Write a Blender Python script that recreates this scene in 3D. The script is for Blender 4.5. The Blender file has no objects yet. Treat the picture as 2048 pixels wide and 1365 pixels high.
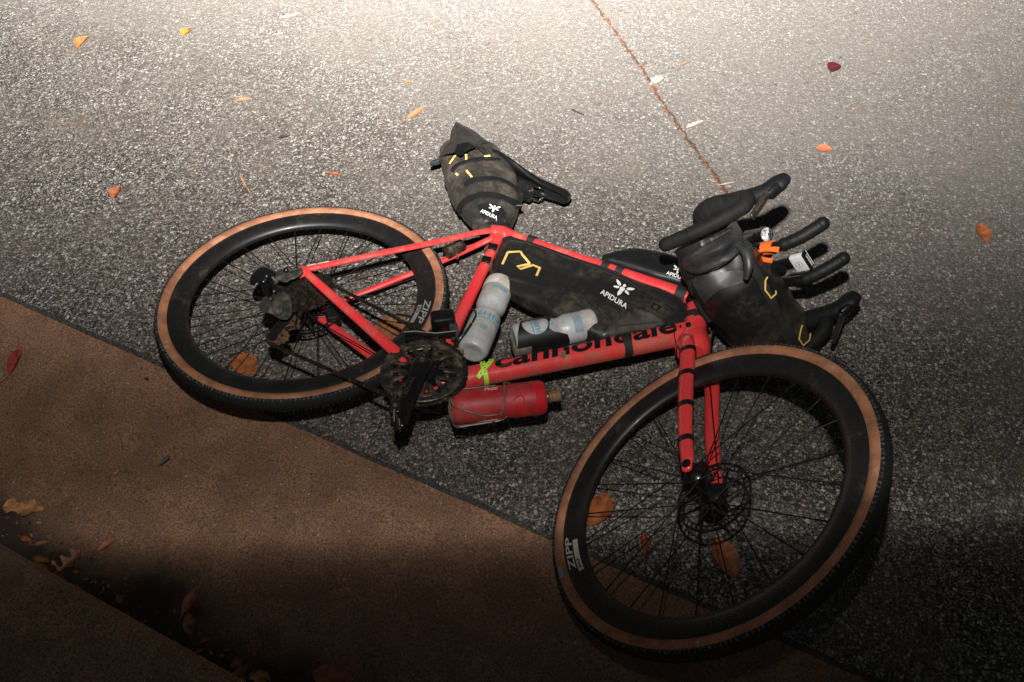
import bpy, bmesh, math, random
import numpy as np
from mathutils import Vector, Matrix, noise
from mathutils.bvhtree import BVHTree

scn = bpy.context.scene
col = scn.collection
random.seed(7)
V = lambda *a: np.array(a, float)
R_ = math.radians

# ------------------------------------------------------------------ camera, light, exposure
FPX, PCX, PCY = 1616.92, 1024.0, 682.5           # focal length and centre in photo pixels (2048 x 1365)
CAM_H = 1.63804                                   # eye height above the road
CAM = np.array([[0.9996, -0.0265, 0.0], [-0.0211, -0.7959, 0.6051], [-0.016, -0.6049, -0.7961]])
for k in range(3): CAM[:, k] /= np.linalg.norm(CAM[:, k])
cam_d = bpy.data.cameras.new('camera'); cam = bpy.data.objects.new('camera', cam_d); col.objects.link(cam)
cam_d.sensor_width = 36.0; cam_d.lens = FPX / 2048 * 36.0; cam_d.clip_start = 0.05; cam_d.clip_end = 500
m = Matrix.Identity(4)
for r in range(3):
    m[r][0] = CAM[r, 0]; m[r][1] = -CAM[r, 1]; m[r][2] = -CAM[r, 2]
m[0][3], m[1][3], m[2][3] = 0, 0, CAM_H
cam.matrix_world = m
scn.camera = cam
scn.view_settings.view_transform = 'Standard'; scn.view_settings.look = 'None'
scn.view_settings.exposure = 0.0; scn.view_settings.gamma = 1.0; scn.view_settings.use_curve_mapping = False
scn.cycles.use_denoising = False
scn.cycles.max_bounces = 6; scn.cycles.sample_clamp_indirect = 1.0

# night sky: the sun is well below the horizon
w = bpy.data.worlds.new('World'); scn.world = w; w.use_nodes = True
wt = w.node_tree; bg = wt.nodes['Background']
sky = wt.nodes.new('ShaderNodeTexSky'); sky.sky_type = 'NISHITA'; sky.sun_disc = False
sky.sun_elevation = R_(1.2); sky.sun_rotation = R_(200)
wt.links.new(sky.outputs[0], bg.inputs[0]); bg.inputs[1].default_value = 0.055

# the photographer's flash gun: above the lens, head turned level so that its beam grazes the road
ld = bpy.data.lights.new('flash_lamp', 'SPOT'); lo = bpy.data.objects.new('flash_lamp', ld); col.objects.link(lo)
ld.energy = 1500.0; ld.shadow_soft_size = 0.022; ld.spot_size = R_(176); ld.spot_blend = 0.05
ld.color = (1.0, 0.978, 0.948)
lo.location = (-0.018, 0.16, 1.87); lo.rotation_euler = (R_(90), 0, 0)
ld.use_nodes = True
lt = ld.node_tree; em = lt.nodes['Emission']
def LN(t, **k):
    n = lt.nodes.new(t)
    for a, b in k.items(): setattr(n, a, b)
    return n
tc = LN('ShaderNodeTexCoord'); sx = LN('ShaderNodeSeparateXYZ'); lt.links.new(tc.outputs['Normal'], sx.inputs[0])
xs_ = LN('ShaderNodeMath', operation='MULTIPLY'); lt.links.new(sx.outputs[0], xs_.inputs[0]); xs_.inputs[1].default_value = .44
cx_ = LN('ShaderNodeCombineXYZ'); lt.links.new(xs_.outputs[0], cx_.inputs[0]); lt.links.new(sx.outputs[1], cx_.inputs[1]); lt.links.new(sx.outputs[2], cx_.inputs[2])
nm_ = LN('ShaderNodeVectorMath', operation='NORMALIZE'); lt.links.new(cx_.outputs[0], nm_.inputs[0])
sz_ = LN('ShaderNodeSeparateXYZ'); lt.links.new(nm_.outputs[0], sz_.inputs[0])
ab = LN('ShaderNodeMath', operation='ABSOLUTE'); lt.links.new(sz_.outputs[2], ab.inputs[0])
ac = LN('ShaderNodeMath', operation='ARCCOSINE'); lt.links.new(ab.outputs[0], ac.inputs[0])
BEAM = [(28, .79), (33.5, .67), (40.3, .28), (47.5, -.11), (54.8, -.58), (60, -.99), (64, -1.25), (69, -1.34), (71.5, -1.24), (73, -1.22), (74.6, -1.74), (76.5, -2.25), (82, -2.7)]
mr = LN('ShaderNodeMapRange'); lt.links.new(ac.outputs[0], mr.inputs[0])
mr.inputs[1].default_value = R_(20); mr.inputs[2].default_value = R_(85)
cr = LN('ShaderNodeValToRGB'); lt.links.new(mr.outputs[0], cr.inputs[0])
els = cr.color_ramp.elements
while len(els) < len(BEAM): els.new(0.5)
for e, (a, l) in zip(els, sorted(BEAM)):
    e.position = (a - 20) / 65
for e, (a, l) in zip(els, sorted(BEAM)):
    v = (l + 3) / 4; e.color = (v, v, v, 1)
m1 = LN('ShaderNodeMath', operation='MULTIPLY_ADD'); lt.links.new(cr.outputs[0], m1.inputs[0]); m1.inputs[1].default_value = 4; m1.inputs[2].default_value = -3
pw = LN('ShaderNodeMath', operation='POWER'); pw.inputs[0].default_value = 10; lt.links.new(m1.outputs[0], pw.inputs[1])
lt.links.new(pw.outputs[0], em.inputs['Strength'])

# ------------------------------------------------------------------ frames
# bicycle frame: origin at the bottom bracket, x forward, y up the seat, z out of the drive side
W = np.array([[0.8309, 0.5559, 0.0248], [-0.5546, 0.8236, 0.1185], [0.0455, -0.1122, 0.9926]])
u_, s_, vt_ = np.linalg.svd(W); W = u_ @ vt_
OFF = V(-0.1936, 1.0008, 0.1691)
def to_world(p): return W @ np.asarray(p, float) + OFF
CAMB = W.T @ (V(0, 0, CAM_H) - OFF)
HTB = V(0.4433, 0.4366, 0); HTA = R_(70.556)
SAX = V(-math.cos(HTA), math.sin(HTA), 0)
def rot(ax, a):
    K = np.array([[0, -ax[2], ax[1]], [ax[2], 0, -ax[0]], [-ax[1], ax[0], 0]])
    return np.eye(3) + math.sin(a) * K + (1 - math.cos(a)) * K @ K
S = rot(SAX, R_(-38.585))                       # the front end is turned to the left
def st(p): return HTB + S @ (np.asarray(p, float) - HTB)
RA = V(-0.417, 0.069, 0); FA = V(0.6348, 0.069, 0)
def ray_w(u, v):
    r = CAM @ V((u - PCX) / FPX, (v - PCY) / FPX, 1); return r / np.linalg.norm(r)
def B(u, v, z=0.0):                               # survey point on the plane z of the bicycle frame
    r = W.T @ ray_w(u, v); return CAMB + r * ((z - CAMB[2]) / r[2])
def F(u, v, z=0.0):                               # the same in the turned front-end frame
    o = HTB + S.T @ (CAMB - HTB); r = S.T @ (W.T @ ray_w(u, v)); return o + r * ((z - o[2]) / r[2])
ED = V(0.891, -0.4536, 0); EN = V(0.4536, 0.891, 0); E0 = V(-0.5321, 1.0173, 0)
def st_road(p): q = np.asarray(p)[:3] - E0; return q @ ED, q @ EN
GUT0, GUT1, KERB_T, KERB_Z = -0.006, -0.030, -0.54, 0.118
def ground_z(p):
    s, t = st_road(p)
    if t > 0: return 0.0
    if t > KERB_T: return GUT0 + (GUT1 - GUT0) * (t / KERB_T)
    return KERB_Z
def G(u, v, lift=0.0, on=None):                   # survey point on the ground
    r = ray_w(u, v); z = 0.0 if on is None else on
    for _ in range(4):
        p = V(0, 0, CAM_H) + r * ((z + lift - CAM_H) / r[2])
        if on is None: z = ground_z(p)
    return p

# ------------------------------------------------------------------ materials
def newmat(name):
    ma = bpy.data.materials.new(name); ma.use_nodes = True
    return ma, ma.node_tree, ma.node_tree.nodes['Principled BSDF']
def N(nt, t, **k):
    n = nt.nodes.new(t)
    for a, b in k.items(): setattr(n, a, b)
    return n
def noise_n(nt, coord, scale, detail=4, rough=.55):
    n = N(nt, 'ShaderNodeTexNoise'); nt.links.new(coord, n.inputs['Vector'])
    n.inputs['Scale'].default_value = scale; n.inputs['Detail'].default_value = detail; n.inputs['Roughness'].default_value = rough
    return n.outputs['Fac']
def ramp(nt, x, lo, hi, a=0.0, b=1.0):
    n = N(nt, 'ShaderNodeMapRange', interpolation_type='SMOOTHSTEP'); nt.links.new(x, n.inputs[0])
    n.inputs[1].default_value = lo; n.inputs[2].default_value = hi; n.inputs[3].default_value = a; n.inputs[4].default_value = b
    return n.outputs[0]
def mixc(nt, f, a, b):
    n = N(nt, 'ShaderNodeMix', data_type='RGBA')
    for s, x in ((0, f), (6, a), (7, b)):
        if isinstance(x, (int, float)): n.inputs[s].default_value = x
        elif isinstance(x, tuple): n.inputs[s].default_value = (*x[:3], 1)
        else: nt.links.new(x, n.inputs[s])
    return n.outputs[2]
def math_n(nt, op, a, b=0.0):
    n = N(nt, 'ShaderNodeMath', operation=op)
    for s, x in ((0, a), (1, b)):
        if isinstance(x, (int, float)): n.inputs[s].default_value = x
        else: nt.links.new(x, n.inputs[s])
    return n.outputs[0]
def mat(name, c, rough=.5, metal=0.0, var=.15, vscale=40, dust=None, bump=None, coat=0.0, spec=.5, trans=0.0, splash=None):
    ma, nt, b = newmat(name)
    co = N(nt, 'ShaderNodeTexCoord').outputs['Object']
    f = noise_n(nt, co, vscale)
    cc = mixc(nt, ramp(nt, f, .3, .7), tuple(x * (1 - var) for x in c), tuple(min(1, x * (1 + var)) for x in c))
    rr = None
    if dust:
        dc, lo, hi, sc = dust
        d1 = noise_n(nt, co, sc, 6, .65); d2 = noise_n(nt, co, sc * 9, 3, .6)
        dm = ramp(nt, math_n(nt, 'ADD', math_n(nt, 'MULTIPLY', d1, .75), math_n(nt, 'MULTIPLY', d2, .25)), lo, hi)
        cc = mixc(nt, dm, cc, dc)
        rr = ramp(nt, dm, 0, 1, rough, .85)
    if splash:                                        # road spray dried on along one side of a tube
        o_, d_, lo_, hi_, sc_, cut_, mc_ = splash
        vs_ = N(nt, 'ShaderNodeVectorMath', operation='SUBTRACT'); nt.links.new(co, vs_.inputs[0]); vs_.inputs[1].default_value = tuple(o_)
        dp = N(nt, 'ShaderNodeVectorMath', operation='DOT_PRODUCT'); nt.links.new(vs_.outputs[0], dp.inputs[0]); dp.inputs[1].default_value = tuple(d_)
        near = math_n(nt, 'MULTIPLY', ramp(nt, dp.outputs['Value'], lo_, hi_, 1, 0), ramp(nt, dp.outputs['Value'], cut_, cut_ + .02))
        cc = mixc(nt, math_n(nt, 'MULTIPLY', near, ramp(nt, noise_n(nt, co, sc_, 6, .7), .40, .66, .05, .65)), cc, mc_)
    nt.links.new(cc, b.inputs['Base Color'])
    if rr is not None: nt.links.new(rr, b.inputs['Roughness'])
    else: b.inputs['Roughness'].default_value = rough
    b.inputs['Metallic'].default_value = metal; b.inputs['Specular IOR Level'].default_value = spec
    if coat: b.inputs['Coat Weight'].default_value = coat; b.inputs['Coat Roughness'].default_value = .12
    if trans: b.inputs['Transmission Weight'].default_value = trans
    if bump:
        bn = N(nt, 'ShaderNodeBump'); bn.inputs['Strength'].default_value = bump[1]; bn.inputs['Distance'].default_value = bump[2]
        nt.links.new(noise_n(nt, co, bump[0], 4), bn.inputs['Height']); nt.links.new(bn.outputs[0], b.inputs['Normal'])
    return ma

MUD = (.20, .125, .075); DUST = (.24, .17, .115)
M = {}
M['red'] = mat('red_paint', (.68, .036, .040), .30, var=.08, vscale=6, dust=((.34, .125, .085), .44, .74, 15), coat=.35, splash=((.012, .008, 0), (-.747, .665, 0), -.019, -.006, 20, -.075, (.27, .115, .075)))
M['red_fork'] = mat('red_fork_paint', (.70, .045, .046), .30, var=.06, vscale=6, dust=((.42, .12, .08), .62, .85, 10), coat=.4)
M['red_mud'] = mat('muddy_red_paint', (.55, .02, .022), .35, var=.1, vscale=6, dust=((.30, .15, .09), .46, .64, 22), coat=.3)
M['black_decal'] = mat('black_decal', (.006, .006, .007), .35, var=.1)
M['white_decal'] = mat('white_decal', (.75, .74, .70), .5, var=.05)
M['grey_decal'] = mat('grey_decal', (.20, .19, .175), .5, var=.1)
M['pale_decal'] = mat('pale_decal', (.48, .45, .41), .5, var=.1)
M['tread'] = mat('tyre_tread', (.007, .0085, .0085), .8, var=.3, vscale=300, dust=((.035, .034, .030), .62, .85, 60), bump=(700, .6, .002), spec=.25)
M['tread_edge'] = mat('tyre_shoulder', (.016, .018, .017), .8, var=.5, vscale=500, dust=((.20, .19, .165), .44, .68, 160), bump=(900, 1.0, .003))
M['tan'] = mat('tan_sidewall', (.29, .118, .057), .72, var=.28, vscale=24, dust=((.40, .26, .18), .50, .74, 40), bump=(500, .15, .001))
M['carbon'] = mat('rim_carbon', (.009, .0085, .008), .44, var=.2, dust=((.060, .048, .036), .52, .80, 14), coat=.08)
M['black_metal'] = mat('black_metal', (.014, .013, .013), .30, .3, var=.2, dust=((.11, .08, .052), .54, .76, 40))
M['greasy'] = mat('greasy_steel', (.05, .042, .035), .28, .8, var=.5, vscale=300, dust=((.10, .066, .042), .44, .70, 80))
M['ring'] = mat('chainring_steel', (.045, .041, .036), .36, .55, var=.3, dust=((.17, .115, .07), .44, .66, 40))
M['silver'] = mat('silver_metal', (.20, .185, .17), .34, .8, var=.2, dust=((.12, .085, .058), .48, .70, 60))
M['lever'] = mat('lever_metal', (.030, .024, .019), .34, .4, var=.3, dust=((.12, .09, .06), .52, .74, 60))
M['spoke'] = mat('spoke_black', (.012, .012, .012), .35, .4)
M['dusty_grey'] = mat('dusty_derailleur', (.028, .032, .030), .4, .2, var=.2, dust=((.13, .10, .066), .46, .70, 34))
M['rubber'] = mat('hood_rubber', (.0060, .0060, .0063), .55, var=.15, bump=(400, .08, .001), spec=.16)
M['tape'] = mat('bar_tape', (.0085, .0085, .0085), .66, var=.2, dust=((.032, .030, .027), .62, .85, 60), bump=(500, .2, .001), spec=.10)
M['gloss_black'] = mat('glossy_black', (.005, .005, .0055), .30, var=.2, coat=.2, spec=.35, dust=((.05, .042, .032), .60, .85, 40))
M['saddle'] = mat('saddle_cover', (.0055, .0055, .006), .24, var=.2, dust=((.04, .036, .03), .66, .85, 40), coat=.5)
M['bag'] = mat('bag_fabric', (.013, .0125, .012), .36, var=.15, dust=((.070, .055, .041), .46, .76, 8), bump=(900, .12, .001), spec=.4)
M['bag_mud'] = mat('bag_fabric_muddy', (.019, .018, .0165), .36, var=.2, dust=((.080, .059, .042), .42, .74, 8), bump=(900, .12, .001), spec=.5)
M['bag_gloss'] = mat('bag_coated_fabric', (.0085, .0088, .0092), .42, var=.15, dust=((.050, .038, .028), .50, .76, 9), bump=(700, .1, .001), spec=.3)
M['bag_cloth'] = mat('bag_closure_cloth', (.0045, .0048, .005), .40, var=.2, spec=.20)
M['bag_light'] = mat('bag_light_coated', (.024, .025, .026), .44, var=.25, dust=((.05, .045, .037), .52, .78, 12), bump=(1000, .25, .001))
M['strap_black'] = mat('strap_plain', (.006, .006, .006), .5, var=.2, bump=(1200, .3, .001), spec=.35)
M['strap'] = mat('strap_webbing', (.008, .0075, .007), .7, var=.2, dust=((.045, .035, .026), .55, .78, 25), bump=(1200, .3, .001))
M['yellow'] = mat('yellow_loop', (.66, .44, .12), .6, var=.1, dust=((.45, .30, .12), .60, .8, 60))
M['green'] = mat('green_rubber', (.42, .70, .05), .45, var=.08, dust=((.25, .32, .06), .62, .8, 50))
M['orange'] = mat('orange_strap', (.58, .115, .014), .55, var=.12, bump=(1500, .2, .001))
M['bottle'] = mat('frosted_bottle', (.36, .375, .375), .36, var=.10, vscale=10, dust=((.27, .24, .20), .42, .66, 14), spec=.4)
M['bottle_cap'] = mat('bottle_cap', (.42, .375, .335), .48, var=.1, dust=((.25, .205, .165), .45, .68, 30))
M['blue_print'] = mat('blue_print', (.07, .21, .30), .5, var=.15, dust=((.17, .20, .21), .52, .74, 40))
M['blue_pale'] = mat('pale_blue_print', (.175, .235, .27), .5, var=.1)
M['red_bottle'] = mat('red_bottle', (.36, .013, .018), .50, var=.25, vscale=18, dust=((.25, .06, .045), .42, .68, 22), spec=.4)
M['red_cap'] = mat('red_cap', (.46, .013, .019), .38, var=.08, dust=((.40, .10, .06), .60, .80, 30))
M['spout'] = mat('spout_brown', (.22, .12, .06), .5, var=.2, dust=((.3, .2, .11), .5, .7, 60))
M['wire'] = mat('cage_wire', (.20, .165, .13), .42, .5, var=.25, vscale=80, dust=((.2, .14, .09), .5, .7, 50))
M['cage'] = mat('carbon_cage', (.006, .0055, .0055), .42, var=.2, dust=((.04, .033, .026), .58, .8, 30), coat=.15)
M['cage_dusty'] = mat('dusty_cage_tab', (.11, .09, .075), .7, var=.2, dust=((.3, .24, .19), .45, .7, 30))
M['lamp_red'] = mat('tail_lens', (.020, .010, .008), .35, var=.2, dust=((.085, .060, .040), .48, .70, 40))
M['computer'] = mat('computer_white', (.46, .455, .44), .45, var=.05)
M['reflector'] = mat('reflector_glints', (.50, .50, .51), .25, .35, var=.85, vscale=130)  # mottled bright and dark tones paint the reflections in the bowl
M['rust'] = mat('rusty_spring', (.09, .045, .025), .6, .2, var=.4, dust=((.15, .085, .045), .45, .65, 60))

def glass_mat(name):
    ma, nt, b = newmat(name); out = nt.nodes['Material Output']; nt.nodes.remove(b)
    t = N(nt, 'ShaderNodeBsdfTransparent'); g = N(nt, 'ShaderNodeBsdfGlossy'); g.inputs['Roughness'].default_value = .04
    fr_ = N(nt, 'ShaderNodeFresnel'); fr_.inputs['IOR'].default_value = 1.45; mx = N(nt, 'ShaderNodeMixShader')
    nt.links.new(fr_.outputs[0], mx.inputs[0]); nt.links.new(t.outputs[0], mx.inputs[1]); nt.links.new(g.outputs[0], mx.inputs[2]); nt.links.new(mx.outputs[0], out.inputs[0])
    return ma
M['glass'] = glass_mat('lens_glass')

def asphalt_mat():
    ma, nt, b = newmat('asphalt_aggregate')
    co = N(nt, 'ShaderNodeTexCoord').outputs['Object']
    warp = N(nt, 'ShaderNodeTexNoise'); nt.links.new(co, warp.inputs['Vector']); warp.inputs['Scale'].default_value = 120
    vm = N(nt, 'ShaderNodeVectorMath', operation='SCALE'); nt.links.new(warp.outputs['Color'], vm.inputs[0]); vm.inputs['Scale'].default_value = .011
    va = N(nt, 'ShaderNodeVectorMath', operation='ADD'); nt.links.new(co, va.inputs[0]); nt.links.new(vm.outputs[0], va.inputs[1])
    def vor(scale, feat='F1'):
        n = N(nt, 'ShaderNodeTexVoronoi', feature=feat); nt.links.new(va.outputs[0], n.inputs['Vector']); n.inputs['Scale'].default_value = scale
        return n
    v1 = vor(118); e1 = vor(118, 'DISTANCE_TO_EDGE'); v2 = vor(270); e2 = vor(270, 'DISTANCE_TO_EDGE')
    def chan(v, k):
        s = N(nt, 'ShaderNodeSeparateColor'); nt.links.new(v.outputs['Color'], s.inputs[0]); return s.outputs[k]
    # coarse stones: some show, the rest is fine grit
    show = ramp(nt, chan(v1, 1), .52, .58)
    g1 = N(nt, 'ShaderNodeValToRGB'); nt.links.new(chan(v1, 0), g1.inputs[0])
    def setr(n, stops):
        el = n.color_ramp.elements
        while len(el) < len(stops): el.new(.5)
        for e, (p, c) in zip(el, stops): e.position = p
        for e, (p, c) in zip(el, stops): e.color = (*c, 1)
    setr(g1, [(0, (.040, .034, .029)), (.25, (.115, .100, .086)), (.55, (.215, .190, .166)), (.85, (.33, .298, .266)), (1, (.45, .415, .375))])
    g2 = N(nt, 'ShaderNodeValToRGB'); nt.links.new(chan(v2, 0), g2.inputs[0])
    setr(g2, [(0, (.012, .010, .009)), (.35, (.065, .056, .048)), (.65, (.180, .158, .138)), (.88, (.31, .278, .247)), (1, (.43, .395, .36))])
    bind = (.007, .006, .0055)
    c1 = mixc(nt, ramp(nt, e1.outputs['Distance'], .03, .17), bind, g1.outputs[0])
    c2 = mixc(nt, ramp(nt, e2.outputs['Distance'], .01, .12), bind, g2.outputs[0])
    cc = mixc(nt, show, c2, c1)
    big = noise_n(nt, co, 3.0, 5)
    cc = mixc(nt, ramp(nt, big, .35, .68, 0, .42), cc, (.105, .088, .074))
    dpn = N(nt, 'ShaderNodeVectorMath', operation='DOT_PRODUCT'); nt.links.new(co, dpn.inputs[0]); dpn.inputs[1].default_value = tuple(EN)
    washout = math_n(nt, 'ADD', math_n(nt, 'SUBTRACT', dpn.outputs['Value'], float(E0 @ EN)), math_n(nt, 'MULTIPLY', math_n(nt, 'SUBTRACT', noise_n(nt, co, 2.2, 5), .5), 1.6))  # bright, washed-out look of the far road, put into the colour
    cc = mixc(nt, ramp(nt, washout, .45, 1.7, .0, .52), cc, (.165, .150, .136))
    rust = ramp(nt, noise_n(nt, co, 9, 5), .60, .74, 0, .40)
    cc = mixc(nt, rust, cc, (.13, .083, .055))
    dk = ramp(nt, noise_n(nt, co, 22, 5, .65), .60, .70, 0, .55)
    cc = mixc(nt, dk, cc, (.035, .030, .026))
    nt.links.new(cc, b.inputs['Base Color']); b.inputs['Roughness'].default_value = .88; b.inputs['Specular IOR Level'].default_value = .15
    h1 = math_n(nt, 'MULTIPLY', ramp(nt, e1.outputs['Distance'], 0, .28), show)
    h2 = math_n(nt, 'MULTIPLY', ramp(nt, e2.outputs['Distance'], 0, .22), .45)
    h = math_n(nt, 'ADD', math_n(nt, 'MAXIMUM', h1, h2), math_n(nt, 'MULTIPLY', chan(v1, 2), .35))
    bn = N(nt, 'ShaderNodeBump'); bn.inputs['Strength'].default_value = .6; bn.inputs['Distance'].default_value = .0022
    nt.links.new(h, bn.inputs['Height']); nt.links.new(bn.outputs[0], b.inputs['Normal'])
    return ma
def concrete_mat(name, base, dirt=False):
    ma, nt, b = newmat(name)
    co = N(nt, 'ShaderNodeTexCoord').outputs['Object']
    f1 = noise_n(nt, co, 9, 6, .6); f2 = noise_n(nt, co, 240, 4, .8); f3 = noise_n(nt, co, 2.6, 4)
    cc = mixc(nt, ramp(nt, f1, .35, .68), tuple(x * .72 for x in base), tuple(x * 1.08 for x in base))
    cc = mixc(nt, ramp(nt, f2, .40, .60, .10, 1), tuple(x * .26 for x in base), cc)
    cc = mixc(nt, ramp(nt, f3, .56, .72, 0, .60), cc, tuple(x * .42 for x in base))
    vo = N(nt, 'ShaderNodeTexVoronoi'); nt.links.new(co, vo.inputs['Vector']); vo.inputs['Scale'].default_value = 90
    sp = N(nt, 'ShaderNodeSeparateColor'); nt.links.new(vo.outputs['Color'], sp.inputs[0])
    dot = math_n(nt, 'MULTIPLY', ramp(nt, vo.outputs['Distance'], .10, .22, 1, 0), ramp(nt, sp.outputs[0], .90, .93))
    cc = mixc(nt, math_n(nt, 'MULTIPLY', dot, .75), cc, (.50, .42, .34))
    vo2 = N(nt, 'ShaderNodeTexVoronoi'); nt.links.new(co, vo2.inputs['Vector']); vo2.inputs['Scale'].default_value = 60
    sp2 = N(nt, 'ShaderNodeSeparateColor'); nt.links.new(vo2.outputs['Color'], sp2.inputs[0])
    pit = math_n(nt, 'MULTIPLY', ramp(nt, vo2.outputs['Distance'], .10, .25, 1, 0), ramp(nt, sp2.outputs[0], .90, .92))
    cc = mixc(nt, math_n(nt, 'MULTIPLY', pit, .7), cc, (.02, .016, .012))
    if dirt:                                          # black leaf mould that has collected along the kerb
        dp = N(nt, 'ShaderNodeVectorMath', operation='DOT_PRODUCT'); nt.links.new(co, dp.inputs[0]); dp.inputs[1].default_value = tuple(EN)
        dist = math_n(nt, 'SUBTRACT', dp.outputs['Value'], float(E0 @ EN) + KERB_T)
        dist = math_n(nt, 'SUBTRACT', dist, math_n(nt, 'MULTIPLY', math_n(nt, 'SUBTRACT', noise_n(nt, co, 5.5, 5, .6), .5), .34))
        cc = mixc(nt, ramp(nt, dist, .035, .17, .93, 0), cc, (.018, .013, .010))
    nt.links.new(cc, b.inputs['Base Color']); b.inputs['Roughness'].default_value = .85; b.inputs['Specular IOR Level'].default_value = .3
    bn = N(nt, 'ShaderNodeBump'); bn.inputs['Strength'].default_value = .35; bn.inputs['Distance'].default_value = .0015
    nt.links.new(f2, bn.inputs['Height']); nt.links.new(bn.outputs[0], b.inputs['Normal'])
    return ma
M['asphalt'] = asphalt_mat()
M['gutter'] = concrete_mat('gutter_concrete', (.325, .172, .100), True)
M['kerb'] = concrete_mat('kerb_concrete', (.36, .205, .120))
M['edge_dark'] = mat('dark_edge', (.034, .030, .026), .8, var=.7, vscale=180, dust=((.15, .13, .11), .52, .66, 170), bump=(350, 1, .004))  # darker, rougher strip along the edge of the asphalt
M['seam'] = mat('crack_dirt', (.125, .055, .031), .9, var=.7, vscale=90, dust=((.15, .11, .08), .50, .66, 30), bump=(300, .8, .003))
M['seam_dark'] = mat('crack_shadow', (.035, .026, .02), .9, var=.5, vscale=200)

# ------------------------------------------------------------------ geometry helpers
def unit(v): v = np.asarray(v, float); return v / (np.linalg.norm(v) + 1e-12)
class MB:
    def __init__(s): s.v = []; s.f = []; s.m = []
    def add(s, verts, faces, mi=0):
        o = len(s.v); s.v += [tuple(map(float, p)) for p in verts]
        s.f += [tuple(i + o for i in f) for f in faces]; s.m += [mi] * len(faces); return s
    def loft(s, rings, caps=True, closed=False, mi=0):
        n = len(rings[0]); vs = [p for r in rings for p in r]; fs = []
        k = len(rings)
        for i in range(k if closed else k - 1):
            a, b = i * n, ((i + 1) % k) * n
            for j in range(n): fs.append((a + j, a + (j + 1) % n, b + (j + 1) % n, b + j))
        if caps and not closed:
            fs.append(tuple(range(n))[::-1]); fs.append(tuple((k - 1) * n + j for j in range(n)))
        return s.add(vs, fs, mi)
    def sweep(s, path, rad, seg=14, hint=(0, 0, 1), exp=2.0, caps=True, round_=False, mi=0, closed=False):
        path = [np.asarray(p, float) for p in path]; n = len(path)
        if not isinstance(rad, list): rad = [rad] * n
        rad = [(r, r) if not isinstance(r, (tuple, list)) else r for r in rad]
        rings = []; hint = np.asarray(hint, float); prev = None
        for i, p in enumerate(path):
            if closed: t = unit(path[(i + 1) % n] - path[i - 1])
            else: t = unit(path[min(i + 1, n - 1)] - path[max(i - 1, 0)])
            h = hint - (hint @ t) * t
            if np.linalg.norm(h) < .15 and prev is not None: h = prev - (prev @ t) * t
            elif np.linalg.norm(h) < .15: h = np.cross(t, (0.3, .9, .1))
            a = unit(h)
            if prev is not None and a @ prev < 0 and closed: a = -a
            b = np.cross(t, a); prev = a
            ra, rb = rad[i]; ring = []
            for j in range(seg):
                an = 2 * math.pi * j / seg; c, d = math.cos(an), math.sin(an)
                if exp != 2: c = math.copysign(abs(c) ** (2 / exp), c); d = math.copysign(abs(d) ** (2 / exp), d)
                ring.append(p + a * ra * c + b * rb * d)
            rings.append(ring)
        if round_:
            def dome(ring, p, t, r):
                out = []
                for k in range(1, 5):
                    an = k / 4.6 * math.pi / 2
                    out.append([p + (q - p) * math.cos(an) + t * r * math.sin(an) for q in ring])
                return out
            t0 = unit(path[0] - path[1]); t1 = unit(path[-1] - path[-2])
            d0 = dome(rings[0], path[0], t0, min(rad[0])); d1 = dome(rings[-1], path[-1], t1, min(rad[-1]))
            rings = d0[::-1] + rings + d1
        return s.loft(rings, caps, closed, mi)
    def lathe(s, prof, o=(0, 0, 0), ax=(0, 0, 1), seg=48, closed=False, caps=True, ref=None, mi=0, fn=None):
        o = np.asarray(o, float); ax = unit(ax)
        a = unit(np.cross(ax, (0.31, .95, .05)) if ref is None else np.asarray(ref, float) - (np.asarray(ref, float) @ ax) * ax); b = np.cross(ax, a)
        rings = []
        for k, (r, h) in enumerate(prof):
            ring = []
            for j in range(seg):
                an = 2 * math.pi * j / seg; rr = r if fn is None else fn(k, j, r)
                ring.append(o + ax * h + (a * math.cos(an) + b * math.sin(an)) * rr)
            rings.append(ring)
        return s.loft(rings, caps, closed, mi)
    def box(s, c, axes, h, bev=.2, mi=0):
        c = np.asarray(c, float); X, Y, Z = [unit(a) for a in axes]; hx, hy, hz = h; bv = bev * min(h)
        def ringxy(ix, iy, z):
            out = []
            for sx_, sy_, a0 in ((1, 1, 0), (-1, 1, 90), (-1, -1, 180), (1, -1, 270)):
                for k in range(4):
                    an = R_(a0 + k * 30)
                    out.append(c + X * (sx_ * (hx - bv) + (bv - (hx - ix)) * math.cos(an)) + Y * (sy_ * (hy - bv) + (bv - (hy - iy)) * math.sin(an)) + Z * z)
            return out
        q = bv * .7
        return s.loft([ringxy(hx - q, hy - q, -hz), ringxy(hx - q * .25, hy - q * .25, -hz + bv * .35), ringxy(hx, hy, -hz + bv), ringxy(hx, hy, hz - bv), ringxy(hx - q * .25, hy - q * .25, hz - bv * .35), ringxy(hx - q, hy - q, hz)], True, False, mi)
    def ribbon(s, path, nrm, wid, th=.0012, mi=0):
        path = [np.asarray(p, float) for p in path]; n = len(path)
        if not isinstance(nrm, list): nrm = [np.asarray(nrm, float)] * n
        if not isinstance(wid, list): wid = [wid] * n
        rings = []
        for i, p in enumerate(path):
            t = unit(path[min(i + 1, n - 1)] - path[max(i - 1, 0)]); nn = unit(nrm[i] - (nrm[i] @ t) * t); b = np.cross(t, nn) * wid[i] / 2
            rings.append([p + b, p + b * .9 + nn * th, p - b * .9 + nn * th, p - b, p - b * .9 - nn * th * .3, p + b * .9 - nn * th * .3])
        return s.loft(rings, True, False, mi)
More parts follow.
